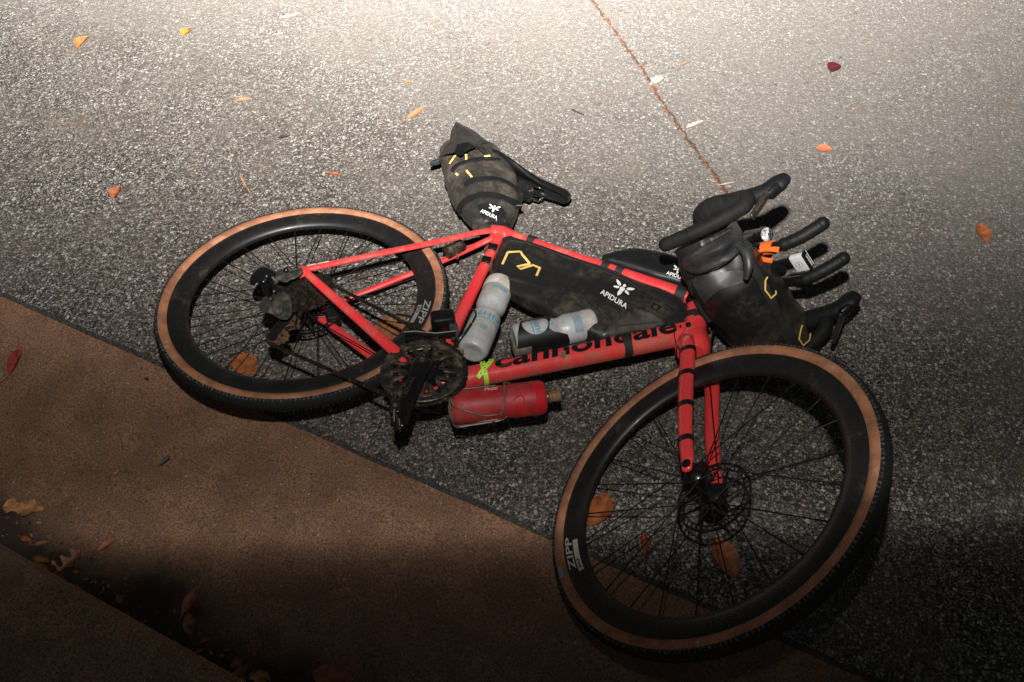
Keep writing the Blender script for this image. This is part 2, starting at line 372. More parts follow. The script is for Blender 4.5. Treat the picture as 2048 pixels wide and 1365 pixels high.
    def prism(s, outer, holes, fr, z0, z1, mi=0):
        """flat plate from 2-D outline with holes; fr maps (x, y, z) to 3-D"""
        bm = bmesh.new()
        for loop in [outer] + holes:
            vs = [bm.verts.new((x, y, 0)) for x, y in loop]
            for i in range(len(vs)): bm.edges.new((vs[i], vs[(i + 1) % len(vs)]))
        bmesh.ops.triangle_fill(bm, use_beauty=True, use_dissolve=False, edges=bm.edges[:])
        bm.verts.index_update(); base = [(v.co.x, v.co.y) for v in bm.verts]; tris = [tuple(v.index for v in f.verts) for f in bm.faces]
        bm.free(); n = len(base)
        vs = [fr(x, y, z1) for x, y in base] + [fr(x, y, z0) for x, y in base]
        fs = list(tris) + [tuple(i + n for i in t[::-1]) for t in tris]
        o = 0
        for loop in [outer] + holes:
            k = len(loop)
            for i in range(k): a, b = o + i, o + (i + 1) % k; fs.append((a, b, b + n, a + n))
            o += k
        return s.add(vs, fs, mi)
    def mapv(s, fn): s.v = [tuple(map(float, fn(np.array(p)))) for p in s.v]; return s

def catmull(pts, n=8):
    pts = [np.asarray(p, float) for p in pts]; P = [2 * pts[0] - pts[1]] + pts + [2 * pts[-1] - pts[-2]]; out = []
    for i in range(1, len(P) - 2):
        for k in range(n):
            t = k / n; a, b, c, d = P[i - 1:i + 3]
            out.append(.5 * (2 * b + (c - a) * t + (2 * a - 5 * b + 4 * c - d) * t * t + (3 * b - a - 3 * c + d) * t ** 3))
    out.append(pts[-1]); return out
def lerp(xs, ys, x): return float(np.interp(x, xs, ys))

ROOTS = {}
def thing(name, label, cat, base, group=None):
    o = bpy.data.objects.new(name, None); col.objects.link(o); o.empty_display_size = .05
    Mx = Matrix.Identity(4); wp = to_world(base)
    for r in range(3):
        for c in range(3): Mx[r][c] = W[r, c]
        Mx[r][3] = wp[r]
    o.matrix_world = Mx; o['label'] = label; o['category'] = cat
    if group: o['group'] = group
    ROOTS[o.name] = np.asarray(base, float); return o
def base_of(o):
    while o.parent is not None: o = o.parent
    return ROOTS[o.name]
def part(name, mb, mats, parent, smooth=True, label=None, flip=True):
    """ONE mesh object under its thing (vertices given in the bicycle frame)"""
    if not isinstance(mats, list): mats = [mats]
    b = base_of(parent); me = bpy.data.meshes.new(name)
    me.from_pydata([(p[0] - b[0], p[1] - b[1], p[2] - b[2]) for p in mb.v], [], mb.f)
    for k in mats: me.materials.append(k)
    me.polygons.foreach_set('material_index', mb.m)
    bm = bmesh.new(); bm.from_mesh(me); bmesh.ops.recalc_face_normals(bm, faces=bm.faces[:]); bm.to_mesh(me); bm.free()
    if smooth:
        me.polygons.foreach_set('use_smooth', [True] * len(me.polygons)); me.set_sharp_from_angle(angle=R_(38))
    me.update()
    o = bpy.data.objects.new(name, me); col.objects.link(o); o.parent = parent
    if label: o['label'] = label
    return o
def holder(name, parent, label=None):
    o = bpy.data.objects.new(name, None); col.objects.link(o); o.parent = parent; o.empty_display_size = .03
    if label: o['label'] = label
    return o
def voxel(o, size, smooth_it=4, fac=.5):
    md = o.modifiers.new('r', 'REMESH'); md.mode = 'VOXEL'; md.voxel_size = size; md.use_smooth_shade = True
    ms = o.modifiers.new('s', 'SMOOTH'); ms.iterations = smooth_it; ms.factor = fac
    dg = bpy.context.evaluated_depsgraph_get(); dg.update()
    me = bpy.data.meshes.new_from_object(o.evaluated_get(dg), preserve_all_data_layers=False, depsgraph=dg)
    mats = list(o.data.materials); o.modifiers.clear(); o.data = me
    if not len(me.materials):
        for k in mats: me.materials.append(k)
    me.polygons.foreach_set('use_smooth', [True] * len(me.polygons)); me.polygons.foreach_set('material_index', [0] * len(me.polygons)); me.update()
    return o
def bvh(o):
    b = base_of(o); me = o.data
    return BVHTree.FromPolygons([tuple(np.array(v.co) + b) for v in me.vertices], [tuple(p.vertices) for p in me.polygons])
def hit(tree, u, v):
    r = W.T @ ray_w(u, v); l, n, i, d = tree.ray_cast(Vector(CAMB), Vector(r))
    if l is None: return None
    return np.array(l), np.array(n)
def surf(tree, u, v, lift=.0008, fallback=0.0):
    h = hit(tree, u, v)
    if h is None: return B(u, v, fallback)
    n = h[1]; n = n if n @ (CAMB - h[0]) > 0 else -n
    return h[0] + n * lift
def text_poly(s, bold=0.0, shear=0.0, space=1.0):
    cu = bpy.data.curves.new('t', 'FONT'); cu.body = s; cu.offset = bold; cu.shear = shear; cu.space_character = space; cu.resolution_u = 4; cu.fill_mode = 'FRONT'
    o = bpy.data.objects.new('t', cu); col.objects.link(o)
    dg = bpy.context.evaluated_depsgraph_get(); dg.update()
    me = bpy.data.meshes.new_from_object(o.evaluated_get(dg))
    bm = bmesh.new(); bm.from_mesh(me); bmesh.ops.triangulate(bm, faces=bm.faces[:])
    for _ in range(3):
        long = [e for e in bm.edges if e.calc_length() > .16]
        if not long: break
        bmesh.ops.subdivide_edges(bm, edges=long, cuts=1); bmesh.ops.triangulate(bm, faces=[f for f in bm.faces if len(f.verts) > 3])
    bm.verts.index_update()
    vs = np.array([(v.co.x, v.co.y) for v in bm.verts]); fs = [tuple(v.index for v in f.verts) for f in bm.faces]
    bm.free(); bpy.data.objects.remove(o); bpy.data.curves.remove(cu); bpy.data.meshes.remove(me)
    lo_, hi_ = vs.min(0), vs.max(0)
    return (vs - [lo_[0], 0]) / [hi_[0] - lo_[0], 1], fs       # width 1, height in em
def decal_text(tree, s, p0, p1, up, lift=.0008, bold=.01, shear=0, space=1.0, fb=0.0):
    """lettering laid on a surface: baseline p0 -> p1, cap height vector up"""
    vs, fs = text_poly(s, bold, shear, space); p0, p1, up = map(lambda a: np.array(a, float), (p0, p1, up))
    cap = .70
    mb = MB(); pts = [surf(tree, *(p0 + (p1 - p0) * x + up * (y / cap)), lift, fb) for x, y in vs]
    return mb.add(pts, fs)
def decal_poly(tree, pts, lift=.0008, fb=0.0, mb=None, sub=1):
    mb = mb or MB()
    bm = bmesh.new(); vs = [bm.verts.new((x, y, 0)) for x, y in pts]; bm.faces.new(vs); bmesh.ops.triangulate(bm, faces=bm.faces[:])
    bmesh.ops.subdivide_edges(bm, edges=bm.edges[:], cuts=sub); bmesh.ops.triangulate(bm, faces=bm.faces[:]); bm.verts.index_update()
    P = [surf(tree, v.co.x, v.co.y, lift, fb) for v in bm.verts]; fs = [tuple(v.index for v in f.verts) for f in bm.faces]; bm.free()
    return mb.add(P, fs)
def bee(tree, c, sx_, rotd, lift=.0009, fb=0.0):
    """bee emblem: head, body, tail chevron and four wings"""
    a = R_(rotd); ca, sa = math.cos(a), math.sin(a); c = np.array(c, float)
    def T(x, y): y = -y; return c + sx_ * np.array([x * ca - y * sa, (x * sa + y * ca) * .86])
    mb = MB()
    def el(cx, cy, l, wd, ang):
        q = R_(ang); P = []
        for k in range(12):
            t = 2 * math.pi * k / 12; x, y = l * math.cos(t), wd * math.sin(t) * (1.15 - .35 * math.cos(t))
            P.append(tuple(T(cx + x * math.cos(q) - y * math.sin(q), cy + x * math.sin(q) + y * math.cos(q))))
        decal_poly(tree, P, lift, fb, mb)
    el(.0, .62, .15, .13, 0)
    decal_poly(tree, [tuple(T(*p)) for p in ((-.24, .32), (-.12, .44), (.12, .44), (.24, .32), (.17, .02), (0, -.18), (-.17, .02))], lift, fb, mb)
    decal_poly(tree, [tuple(T(*p)) for p in ((-.2, -.06), (0, -.3), (.2, -.06), (.13, -.36), (0, -.56), (-.13, -.36))], lift, fb, mb)
    el(.62, .62, .36, .12, 30); el(-.62, .62, .36, .12, 150); el(.55, .15, .28, .10, -20); el(-.55, .15, .28, .10, 200)
    return mb
def wrinkle(mb, amp, scale, seed=0.0, amp2=0.0, sc2=60):
    c = np.mean(np.array(mb.v), axis=0)
    def f(p):
        d = noise.noise(Vector(p * scale) + Vector((seed, seed * .7, 0))); d2 = abs(noise.noise(Vector(p * sc2) + Vector((0, seed, 3))))
        n = unit(p - c); return p + n * (amp * d - amp2 * d2)
    return mb.mapv(f)

# ------------------------------------------------------------------ road, gutter, kerb
def setting(name, mb, ma, smooth=False):
    me = bpy.data.meshes.new(name); me.from_pydata(mb.v, [], mb.f); me.materials.append(ma)
    if smooth: me.polygons.foreach_set('use_smooth', [True] * len(me.polygons)); me.set_sharp_from_angle(angle=R_(40))
    o = bpy.data.objects.new(name, me); col.objects.link(o); o['kind'] = 'structure'; return o
def RD(s, t, z): return E0 + ED * s + EN * t + V(0, 0, z)
ss = [-80, -30, -8] + list(np.arange(-3, 3.0, .006)) + [8, 30, 80]
mb = MB(); rings = []
for s in ss:
    j = 0 if abs(s) > 3 else .0022 * noise.noise(Vector((s * 7, 0, 0))) + .0012 * noise.noise(Vector((s * 60, 3, 0))) + .0014 * noise.noise(Vector((s * 200, 9, 0)))
    rings.append((s, j))
vs = []
for s, j in rings: vs += [RD(s, j + .010 + 2.5 * j, 0), RD(s, .5, 0), RD(s, 90, 0)]
fs = [(i * 3 + k, i * 3 + k + 1, (i + 1) * 3 + k + 1, (i + 1) * 3 + k) for i in range(len(rings) - 1) for k in range(2)]
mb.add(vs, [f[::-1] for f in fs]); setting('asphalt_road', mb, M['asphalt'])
mb = MB(); vs = []
for s, j in rings:
    q = .006 * noise.noise(Vector((s * 40, 8, 2)))
    vs += [RD(s, j - .004, -.03), RD(s, j, -.0045), RD(s, j + .008, -.002), RD(s, j + .010 + 2.5 * j, -.0005), RD(s, j + .03, -.003)]
mb.add(vs, [(i * 5 + k, i * 5 + k + 1, (i + 1) * 5 + k + 1, (i + 1) * 5 + k)[::-1] for i in range(len(rings) - 1) for k in range(4)])
setting('asphalt_edge', mb, M['edge_dark'], True)
ss2 = [-80, -8, -3, -2, -1, 0, 1, 2, 3, 8, 80]
mb = MB(); vs = []
for s in ss2: vs += [RD(s, KERB_T - .03, GUT1), RD(s, KERB_T + .005, GUT1), RD(s, 0, GUT0), RD(s, .08, GUT0)]
mb.add(vs, [(i * 4 + k, i * 4 + 4 + k, i * 4 + 5 + k, i * 4 + k + 1) for i in range(len(ss2) - 1) for k in range(3)])
setting('gutter', mb, M['gutter'])
prof = [(KERB_T + .022, GUT1 - .02), (KERB_T + .012, KERB_Z - .03)]
for k in range(7):
    a = R_(90 * k / 6); prof.append((KERB_T - .018 + .026 * math.cos(a), KERB_Z - .026 + .026 * math.sin(a)))
prof += [(KERB_T - .15, KERB_Z), (KERB_T - 12, KERB_Z + .05)]
mb = MB(); vs = []
for s in ss2: vs += [RD(s, t, z) for t, z in prof]
n = len(prof)
mb.add(vs, [(i * n + k, i * n + n + k, i * n + n + k + 1, i * n + k + 1)[::-1] for i in range(len(ss2) - 1) for k in range(n - 1)])
setting('kerb', mb, M['kerb'], True)
# dirt-filled crack in the asphalt
cpts = [(1172, -16), (1188, 8), (1206, 32), (1228, 62), (1250, 92), (1270, 122), (1292, 152), (1308, 184), (1322, 204), (1342, 232), (1358, 256), (1378, 284), (1398, 312), (1420, 340), (1434, 358), (1440, 372), (1452, 386), (1480, 402)]
cp = catmull([G(u, v) for u, v in cpts], 14)
def strip(wid, z, seed, gap):
    mb = MB(); L = []; Rr = []
    for i, p in enumerate(cp):
        t = unit(cp[min(i + 1, len(cp) - 1)] - cp[max(i - 1, 0)]); nn = V(-t[1], t[0], 0)
        c = p + nn * (.010 * noise.noise(Vector((i * .16, seed, 0))) + .005 * noise.noise(Vector((i * .6, seed, 5))))
        wv = wid * max(.16, .66 + 1.2 * noise.noise(Vector((i * .30, seed + 4, 0))) + .5 * noise.noise(Vector((i * .9, seed + 4, 7))))
        L.append(c + nn * wv + V(0, 0, z)); Rr.append(c - nn * wv + V(0, 0, z))
    vs = L + Rr; n = len(L); fs = []
    for i in range(n - 1):
        if gap and noise.noise(Vector((i * .35, seed + 20, 0))) > .22: continue
        fs.append((i, i + 1, n + i + 1, n + i)[::-1])
    return mb.add(vs, fs)
setting('crack_dirt', strip(.0100, .0035, 1, False), M['seam'])
setting('crack_gap', strip(.0036, .0060, 6, True), M['seam_dark'])

# ------------------------------------------------------------------ the bicycle
bike = thing('bicycle', 'red and black gravel bicycle lying on its side with bags strapped on', 'bicycle', (0, 0, 0))

# ---- frame (one moulded piece)
fb = MB()
def tube(p, q, r0, r1, n=8, hint=(0, 0, 1), exp=2.0, mid=None):
    p, q = np.asarray(p, float), np.asarray(q, float); r0 = r0 if isinstance(r0, tuple) else (r0, r0); r1 = r1 if isinstance(r1, tuple) else (r1, r1)
    path = [p + (q - p) * k / n for k in range(n + 1)]
    return path, [tuple(a + (b - a) * k / n for a, b in zip(r0, r1)) for k in range(n + 1)]
def ftube(*a, **k):
    e = k.pop('exp', 2.0); h = k.pop('hint', (0, 0, 1)); p, r = tube(*a, **k); fb.sweep(p, r, 20, h, e)
DT0, DT1 = V(.012, .008, 0), V(.425, .472, 0)
ftube(DT0, DT1, (.024, .0235), (.025, .0285), exp=2.3)
TT0, TT1 = V(-.158, .540, 0), V(.372, .578, 0)
ftube(TT0, V(.08, .5565, 0), (.016, .0125), (.017, .0145)); ftube(V(.08, .5565, 0), TT1, (.017, .0145), (.021, .021))
ftube(V(.004, .0, 0), V(-.158, .552, 0), (.0155, .0175), (.0135, .014))
fb.sweep([V(-.10, .545, 0), V(-.155, .545, 0), V(-.18, .527, .006)], [(.015, .013), (.0165, .016), (.013, .013)], 18)
HT0, HT1 = HTB - SAX * .004, HTB + SAX * .128
fb.sweep([HT0, HTB + SAX * .04, HTB + SAX * .09, HT1], [.0325, .0285, .0265, .0265], 24)
fb.sweep([V(0, 0, -.042), V(0, 0, .042)], .0235, 24, hint=(0, 1, 0))
for sg in (1, -1):
    z = sg
    ss_ = catmull([V(-.4225, .0855, .071 * z), V(-.33, .243, .052 * z), V(-.245, .385, .034 * z), V(-.19, .487, .020 * z), V(-.158, .536, .008 * z)], 5)
    fb.sweep(ss_, [(.0068, .0095)] * len(ss_), 14)
    cs_ = catmull([V(-.4235, .087, .071 * z), V(-.33, .067, .062 * z), V(-.20, .040, .050 * z), V(-.10, .018, .042 * z), V(-.02, .004, .030 * z)], 5)
    fb.sweep(cs_, [(.0075 + .003 * k / len(cs_), .010 + .006 * k / len(cs_)) for k in range(len(cs_))], 14)
    fb.sweep([V(-.430, .083, .071 * z), V(-.414, .088, .0705 * z)], [(.006, .013), (.0065, .013)], 12, round_=True)
    fb.sweep([V(-.424, .088, .070 * z), V(-.419, .064, .069 * z)], [(.0045, .014), (.0045, .013)], 12, round_=True)
frame = part('frame', fb, M['red'], bike)
voxel(frame, .0022, 6)
T_FRAME = bvh(frame)
# lettering wrapped along the down tube
axd = unit(DT1 - DT0); up_d = np.cross(V(0, 0, 1), axd)
def on_dt(s, c, lift=.0007, tree=T_FRAME):
    """s metres along the tube, c metres round it from the drive side towards the top"""
    a = c / .0255 ; o = DT0 + axd * s; d = V(0, 0, 1) * math.cos(a) + up_d * math.sin(a)
    l, n, i, dd = tree.ray_cast(Vector(o + d * .08), Vector(-d)); l = np.array(l) if l is not None else o + d * .0255
    return l + d * lift
vs, fs = text_poly('cannondale', .028, .22, 1.02)
def s_of(u, v): return (B(u, v, .024) - DT0) @ axd
s0, s1 = s_of(992, 735), s_of(1352, 652)
mbt = MB().add([on_dt(s0 + (s1 - s0) * x, -.0095 + y * .066) for x, y in vs], fs)
part('lettering', mbt, M['black_decal'], frame, False, label='black maker lettering along the down tube')
vs, fs = text_poly('SUPERSIX', .01, .2, 1.0)
part('lettering', MB().add([on_dt(s0 + .002 + .033 * x, -.0090 + y * .006, .0012) for x, y in vs], fs), M['white_decal'] if False else mat('dim_decal', (.12, .05, .045), .5), frame, False, label='tiny lettering under the big down tube letters')
# mud patch on the tube
mp = MB(); rng = random.Random(3)
for (s, c, r) in ((s_of(1138, 735), -.012, .007), (s_of(1139, 728), -.004, .004)):
    ring = [on_dt(s + r * (.7 + .5 * rng.random()) * math.cos(a), c + r * (.7 + .5 * rng.random()) * math.sin(a), .001) for a in np.linspace(0, 2 * math.pi, 13)[:-1]]
    mp.add([on_dt(s, c, .0022)] + ring, [(0, k + 1, (k + 1) % 12 + 1) for k in range(12)])
part('mud_splash', mp, mat('dried_mud', (.16, .10, .045), .9, var=.3), frame)
# black bands on the top tube near the head tube and the oval port
def band(p, q, r, name, ma, parent, hint=(0, 0, 1), grow=.0009, exp=2.0, n=3, label=None):
    p, q = np.asarray(p, float), np.asarray(q, float)
    r0, r1 = r if isinstance(r, list) else (r, r)
    path = [p + (q - p) * k / n for k in range(n + 1)]; rad = [tuple((a + (b - a) * k / n) + grow for a, b in zip(r0, r1)) for k in range(n + 1)]
    return part(name, MB().sweep(path, rad, 22, hint, exp), ma, parent, label=label)
ttd = unit(TT1 - TT0)
band(TT0 + ttd * .496, TT0 + ttd * .522, [(.0215, .0215), (.0215, .0215)], 'tape_band', M['strap'], frame)
# ---- fork (turned with the wheel)
fk = MB()
crown = HTB - SAX * .012
cw_ = MB()
fk.sweep([HTB + SAX * .030, HTB + SAX * .010, HTB - SAX * .006, HTB - SAX * .020, HTB - SAX * .034], [.0335, .0385, .0415, .0405, .034], 24)
for sg in (1, -1):
    leg = catmull([HTB - SAX * .006 + V(0, 0, .014 * sg), HTB - SAX * .026 + V(.004, 0, .040 * sg), V(.4905, .3735, .0535 * sg), V(.535, .270, .0555 * sg), V(.585, .160, .0575 * sg), V(.6275, .083, .0595 * sg)], 6)
    rr = [lerp([0, .2, .4, .7, 1], [.019, .019, .0165, .0150, .0125], k / (len(leg) - 1)) for k in range(len(leg))]
    rr = [(a * .78, a * 1.10) for a in rr]
    fk.sweep(leg, rr, 18, exp=2.2, round_=True)
    if sg == 1: RLEG, RRAD = leg, rr
    fk.sweep([FA + V(-.008, .012, .0595 * sg), FA + V(.000, -.004, .0600 * sg)], [(.0075, .0125), (.007, .0115)], 14, round_=True)
fk.mapv(st)
fork = part('fork', fk, M['red_fork'], bike); voxel(fork, .0022, 6); T_FORK = bvh(fork)
# black stripes round the drive-side leg
for (v0) in (702, 749, 811, 881):
    i = min(range(2, len(RLEG) - 1), key=lambda k: abs((np.array(RLEG[k]) - F(1375, v0, .057)) @ unit(RLEG[k + 1] - RLEG[k - 1])))
    d = unit(RLEG[i + 1] - RLEG[i - 1]); c = RLEG[i] + d * ((F(1375, v0, .057) - RLEG[i]) @ d)
    a = RRAD[i]
    part('stripe', MB().sweep([c - d * .0065, c, c + d * .0065], [(a[0] + .0011, a[1] + .0013)] * 3, 22, exp=2.2).mapv(st), M['black_decal'], fork)
# axle hole in the fork tip, crown port
part('axle_end', MB().lathe([(.004, .0), (.0085, .0), (.0092, .0012), (.0092, .003), (.0075, .0034), (.0068, .001), (.004, .0006)], FA + V(0, .003, .0665), (0, 0, 1), 24).mapv(st), M['gloss_black'], fork)
for (u, v, rx) in ((1376.5, 650, .0062), (1361, 653, .0028)):
    mbp = MB(); P = [(u + rx * 900 * math.cos(a), v + rx * 900 * 1.0 * math.sin(a)) for a in np.linspace(0, 2 * math.pi, 17)[:-1]]
    decal_poly(T_FORK, P, .0007, .03, mbp); part('port', mbp, M['black_decal'], fork, False)
# headset gap and spacers, stem
hs = MB().lathe([(.0262, .128), (.0275, .130), (.0275, .134), (.0255, .137), (.0255, .150), (.018, .150)], HTB, SAX, 30)
part('headset_cap', hs, M['black_metal'], bike)
stem = MB(); s_top = HTB + SAX * .172
stem.sweep([s_top - SAX * .024, s_top + SAX * .024], [(.0185, .0185)] * 2, 22, round_=False, hint=(0, 0, 1))
stem.sweep([s_top, V(.465, .664, 0)], [(.0165, .017), (.016, .0185)], 18, exp=2.6)
stem.sweep([V(.462, .664, -.021), V(.462, .664, .021)], .0215, 20, hint=(0, 1, 0))
part('stem', stem.mapv(st), M['black_metal'], bike)

# ---- handlebar
for_tape = {}
bar_r = catmull([V(.462, .664, 0), V(.462, .665, .06), V(.463, .666, .12), V(.466, .668, .155), V(.480, .671, .183), V(.515, .674, .194), V(.555, .674, .196), F(1492, 398, .200), F(1489, 411, .203), F(1474, 422, .207), F(1455, 433, .211), F(1430, 446, .216), F(1395, 463, .220), V(.462, .535, .225)], 24)
bar = MB()
nb = len(bar_r)
rad = [lerp([0, .12, .25, .36, .46, .56, .7, 1], [.0145, .0172, .0235, .0262, .0230, .0182, .0163, .0158], k / (nb - 1)) + .0005 * ((k * .085) % 1.0) for k in range(nb)]
full = [p * V(1, 1, -1) for p in bar_r[:0:-1]] + bar_r
bar.sweep(full, rad[:0:-1] + rad, 18, hint=(.15, .25, 1), round_=True)
hb = part('handlebar', bar.mapv(st), M['tape'], bike)
for sg in (1, -1):
    fl = V(1, 1, sg)
    hp = catmull([V(.552, .676, .196), V(.580, .682, .194), V(.606, .688, .192), V(.632, .697, .190), V(.650, .712, .189), V(.664, .730, .188)], 5)
    hr = [(lerp([0, .25, .5, .72, .9, 1], [.0190, .0190, .0175, .0170, .0175, .0140], k / (len(hp) - 1)), lerp([0, .25, .5, .72, .9, 1], [.0215, .0215, .0205, .0235, .0255, .0200], k / (len(hp) - 1))) for k in range(len(hp))]
    hood = part('brake_hood', MB().sweep([p * fl for p in hp], hr, 18, round_=True).mapv(st), M['rubber'], bike)
    body = [V(.636, .690, .190), V(.650, .686, .190), V(.660, .700, .190), V(.666, .715, .189)]
    part('lever_body', MB().sweep([p * fl for p in body], [(.012, .010), (.014, .013), (.013, .012), (.012, .008)], 14, round_=True).mapv(st), M['gloss_black'], hood)
    lv = catmull([V(.655, .694, .192), F(1532, 392, .196), F(1521, 409, .199), F(1511, 424, .201), F(1505, 434, .202)], 5)
    part('lever', MB().sweep([p * fl for p in lv], [(.0115 - .003 * k / len(lv), .0045) for k in range(len(lv))], 12, round_=True).mapv(st), M['lever'], hood)
    part('lever_edge', MB().sweep([p * fl + V(.0035, 0, .004 * sg) for p in lv[3:-4]], .0011, 6).mapv(st), M['silver'], hood)
    # clip-on extension with its tip
    ap = catmull([V(.485, .676, .056), V(.545, .672, .056), V(.590, .668, .056), V(.622, .672, .056), V(.655, .688, .055), V(.684, .710, .055), V(.696, .722, .055)], 6)
    na = len(ap); aero = MB().sweep([p * fl for p in ap[:int(na * .58)]], .0125, 16).mapv(st)
    ao = part('aero_extension', aero, M['gloss_black'], bike)
    part('extension_grip', MB().sweep([p * fl for p in ap[int(na * .5):]], [(.0150 + .0010 * (k % 3 == 0)) for k in range(na - int(na * .5))], 16, round_=True).mapv(st), M['rubber'], ao)
    part('clamp', MB().box(V(.470, .672, .056 * sg), ((1, 0, 0), (0, 1, 0), (0, 0, 1)), (.024, .021, .013), .3).mapv(st), M['black_metal'], ao)
    for bx in (.484, .456):
        part('bolt', MB().lathe([(.0028, 0), (.0034, .002), (.0034, .004), (.002, .0042)], V(bx, .690, .0695 * sg), (0, .2, sg), 10).mapv(st), M['silver'], ao)

# ---- wheels
def wheel(center, mp, label, rotor_z, flange, decals, ph0):
    wh = holder('wheel', bike, label)
    T = lambda p: mp(center + p)
    def L(prof, seg, fn=None): return MB().lathe(prof, (0, 0, 0), (0, 0, 1), seg, closed=True, ref=(1, 0, 0), fn=fn).mapv(T)
    # rim: deep carbon section
    ro = [(.3190, .0128), (.3150, .0140), (.3050, .0146), (.2930, .0138), (.2830, .0112), (.2755, .0070), (.2730, .0025)]
    rim = part('rim', L([(r, z) for r, z in ro] + [(r, -z) for r, z in ro[::-1]] + [(.3115, -.0105), (.3115, .0105)], 180), M['carbon'], wh)
    sd = [(.3186, .0126), (.3225, .0160), (.3280, .0186), (.3340, .0188), (.3388, .0168)]
    inner = [(.3370, .0140), (.3280, .0160), (.3200, .0110)]
    tyre = MB()
    for q in (1, -1):
        tyre.lathe([(r, z * q) for r, z in sd + inner], (0, 0, 0), (0, 0, 1), 160, closed=True, ref=(1, 0, 0))
    ty = part('tyre', tyre.mapv(T), M['tan'], wh)
    td = [(.3386, .0170), (.3408, .0172), (.3436, .0158), (.3472, .0118), (.3498, .0064), (.3510, 0)]
    tdl = td + [(r, -z) for r, z in td[-2::-1]]
    rg = random.Random(5)
    jit = [rg.uniform(-.0011, .0011) for _ in range(480)]
    def knob(k, j, r):
        e = min(k, len(tdl) - 1 - k)
        if e >= len(td): return r
        if e in (1, 2): return r + (.0012 if (j // 2) % 2 == 0 else -.0007) + jit[(j * 3 + k * 7) % 480] * .6
        if e >= 3: return r + (.0004 if ((j // 3) + e) % 2 == 0 else -.0003)
        return r
    nfull = tdl + [(.336, -.0120), (.336, .0120)]
    def knob2(k, j, r): return knob(k, j, r) if k < len(tdl) else r
    part('tread', L(nfull, 480, knob2), M['tread'], ty)
    [part('shoulder_knobs', MB().add(*knob_blocks(T, q)), M['tread_edge'], ty, smooth=False) for q in (1, -1)]
    fz0, fz1, fr0 = flange
    hub = MB().lathe([(.006, fz0 - .018), (.011, fz0 - .018), (.013, fz0 - .008), (fr0 + .003, fz0 - .002), (fr0 + .003, fz0 + .002), (.015, fz0 + .010), (.0135, 0), (.015, fz1 - .010), (fr0 + .001, fz1 - .002), (fr0 + .001, fz1 + .002), (.013, fz1 + .008), (.011, fz1 + .018), (.006, fz1 + .018)], (0, 0, 0), (0, 0, 1), 28, ref=(1, 0, 0)).mapv(T)
    part('hub', hub, M['gloss_black'], wh)
    for k in range(24):
        side = k % 2; pair = k // 2; lead = 1 if (pair % 2 == 0) else -1
        ar = 2 * math.pi * k / 24 + ph0
        ah = ar + lead * R_(78)
        zf = (fz1 if side == 0 else fz0) + (.0022 if (pair // 1) % 2 else -.0022)
        p = V(fr0 * math.cos(ah), fr0 * math.sin(ah), zf); q = V(.2745 * math.cos(ar), .2745 * math.sin(ar), .0014 * (1 if side == 0 else -1))
        d = unit(q - p)
        part('spoke', MB().sweep([p, q - d * .012], .00135, 6).sweep([q - d * .013, q], .0017, 6).mapv(T), M['spoke'], wh, smooth=False)
    # disc rotor
    rt = MB(); zr = rotor_z; n = 72
    def ringplate(r0, r1, z0, z1, seg=96, wav=0): rt.lathe([(r0, z0), (r1, z0), (r1, z1), (r0, z1)], (0, 0, 0), (0, 0, 1), seg, closed=True, ref=(1, 0, 0), fn=(lambda k, j, r: r + (wav * math.sin(j * 2 * math.pi * 12 / seg) if k in (1, 2) else 0)))
    ringplate(.0745, .0800, zr - .001, zr + .001, 96, .0006); ringplate(.0650, .0672, zr - .001, zr + .001)
    ringplate(.018, .031, zr - .002, zr + .002)
    for k in range(36):
        a = 2 * math.pi * k / 36
        rt.sweep([V(.0660 * math.cos(a), .0660 * math.sin(a), zr), V(.0755 * math.cos(a + .09), .0755 * math.sin(a + .09), zr)], [(.0009, .0016)] * 2, 6)
    for k in range(6):
        a = 2 * math.pi * k / 6
        rt.sweep([V(.029 * math.cos(a), .029 * math.sin(a), zr), V(.0655 * math.cos(a + .42), .0655 * math.sin(a + .42), zr)], [(.0018, .0042), (.0014, .0026)], 8)
    part('brake_rotor', rt.mapv(T), M['black_metal'], wh)
    # valve
    va = ph0 + .13 * 2
    part('valve', MB().sweep([V(.273 * math.cos(va), .273 * math.sin(va), 0), V(.236 * math.cos(va), .236 * math.sin(va), 0)], .0028, 8).mapv(T), M['black_metal'], wh)
    return wh, rim, ty
def knob_blocks(T, side):
    rg = random.Random(11); vs = []; fs = []
    for k in range(230):
        a = 2 * math.pi * k / 230 + rg.uniform(-.004, .004); wd = .0062 * rg.uniform(.5, 1.0) / .34 / 2
        for q in (side,):
            z0, z1 = .0158 * q, (.0184 + rg.uniform(-.0006, .0006)) * q; r0, r1 = .3395 + rg.uniform(-.0008, .0006), .3448
            c = [(r0, z0), (r0, z1), (r1, z1 - .0016 * q), (r1, z0 - .002 * q)]; o = len(vs)
            for an in (a - wd, a + wd):
                for r, z in c: vs.append(T(V(r * math.cos(an), r * math.sin(an), z)))
            fs += [(o, o + 1, o + 5, o + 4), (o + 1, o + 2, o + 6, o + 5), (o + 2, o + 3, o + 7, o + 6), (o, o + 3, o + 2, o + 1), (o + 4, o + 5, o + 6, o + 7)]
    return vs, fs
wr, rim_r, ty_r = wheel(RA, lambda p: p, 'rear wheel with deep black rim', -.050, (-.036, .021, .023), None, .06)
wf, rim_f, ty_f = wheel(FA, st, 'front wheel turned away from the frame line', -.040, (-.030, .036, .019), None, .1)
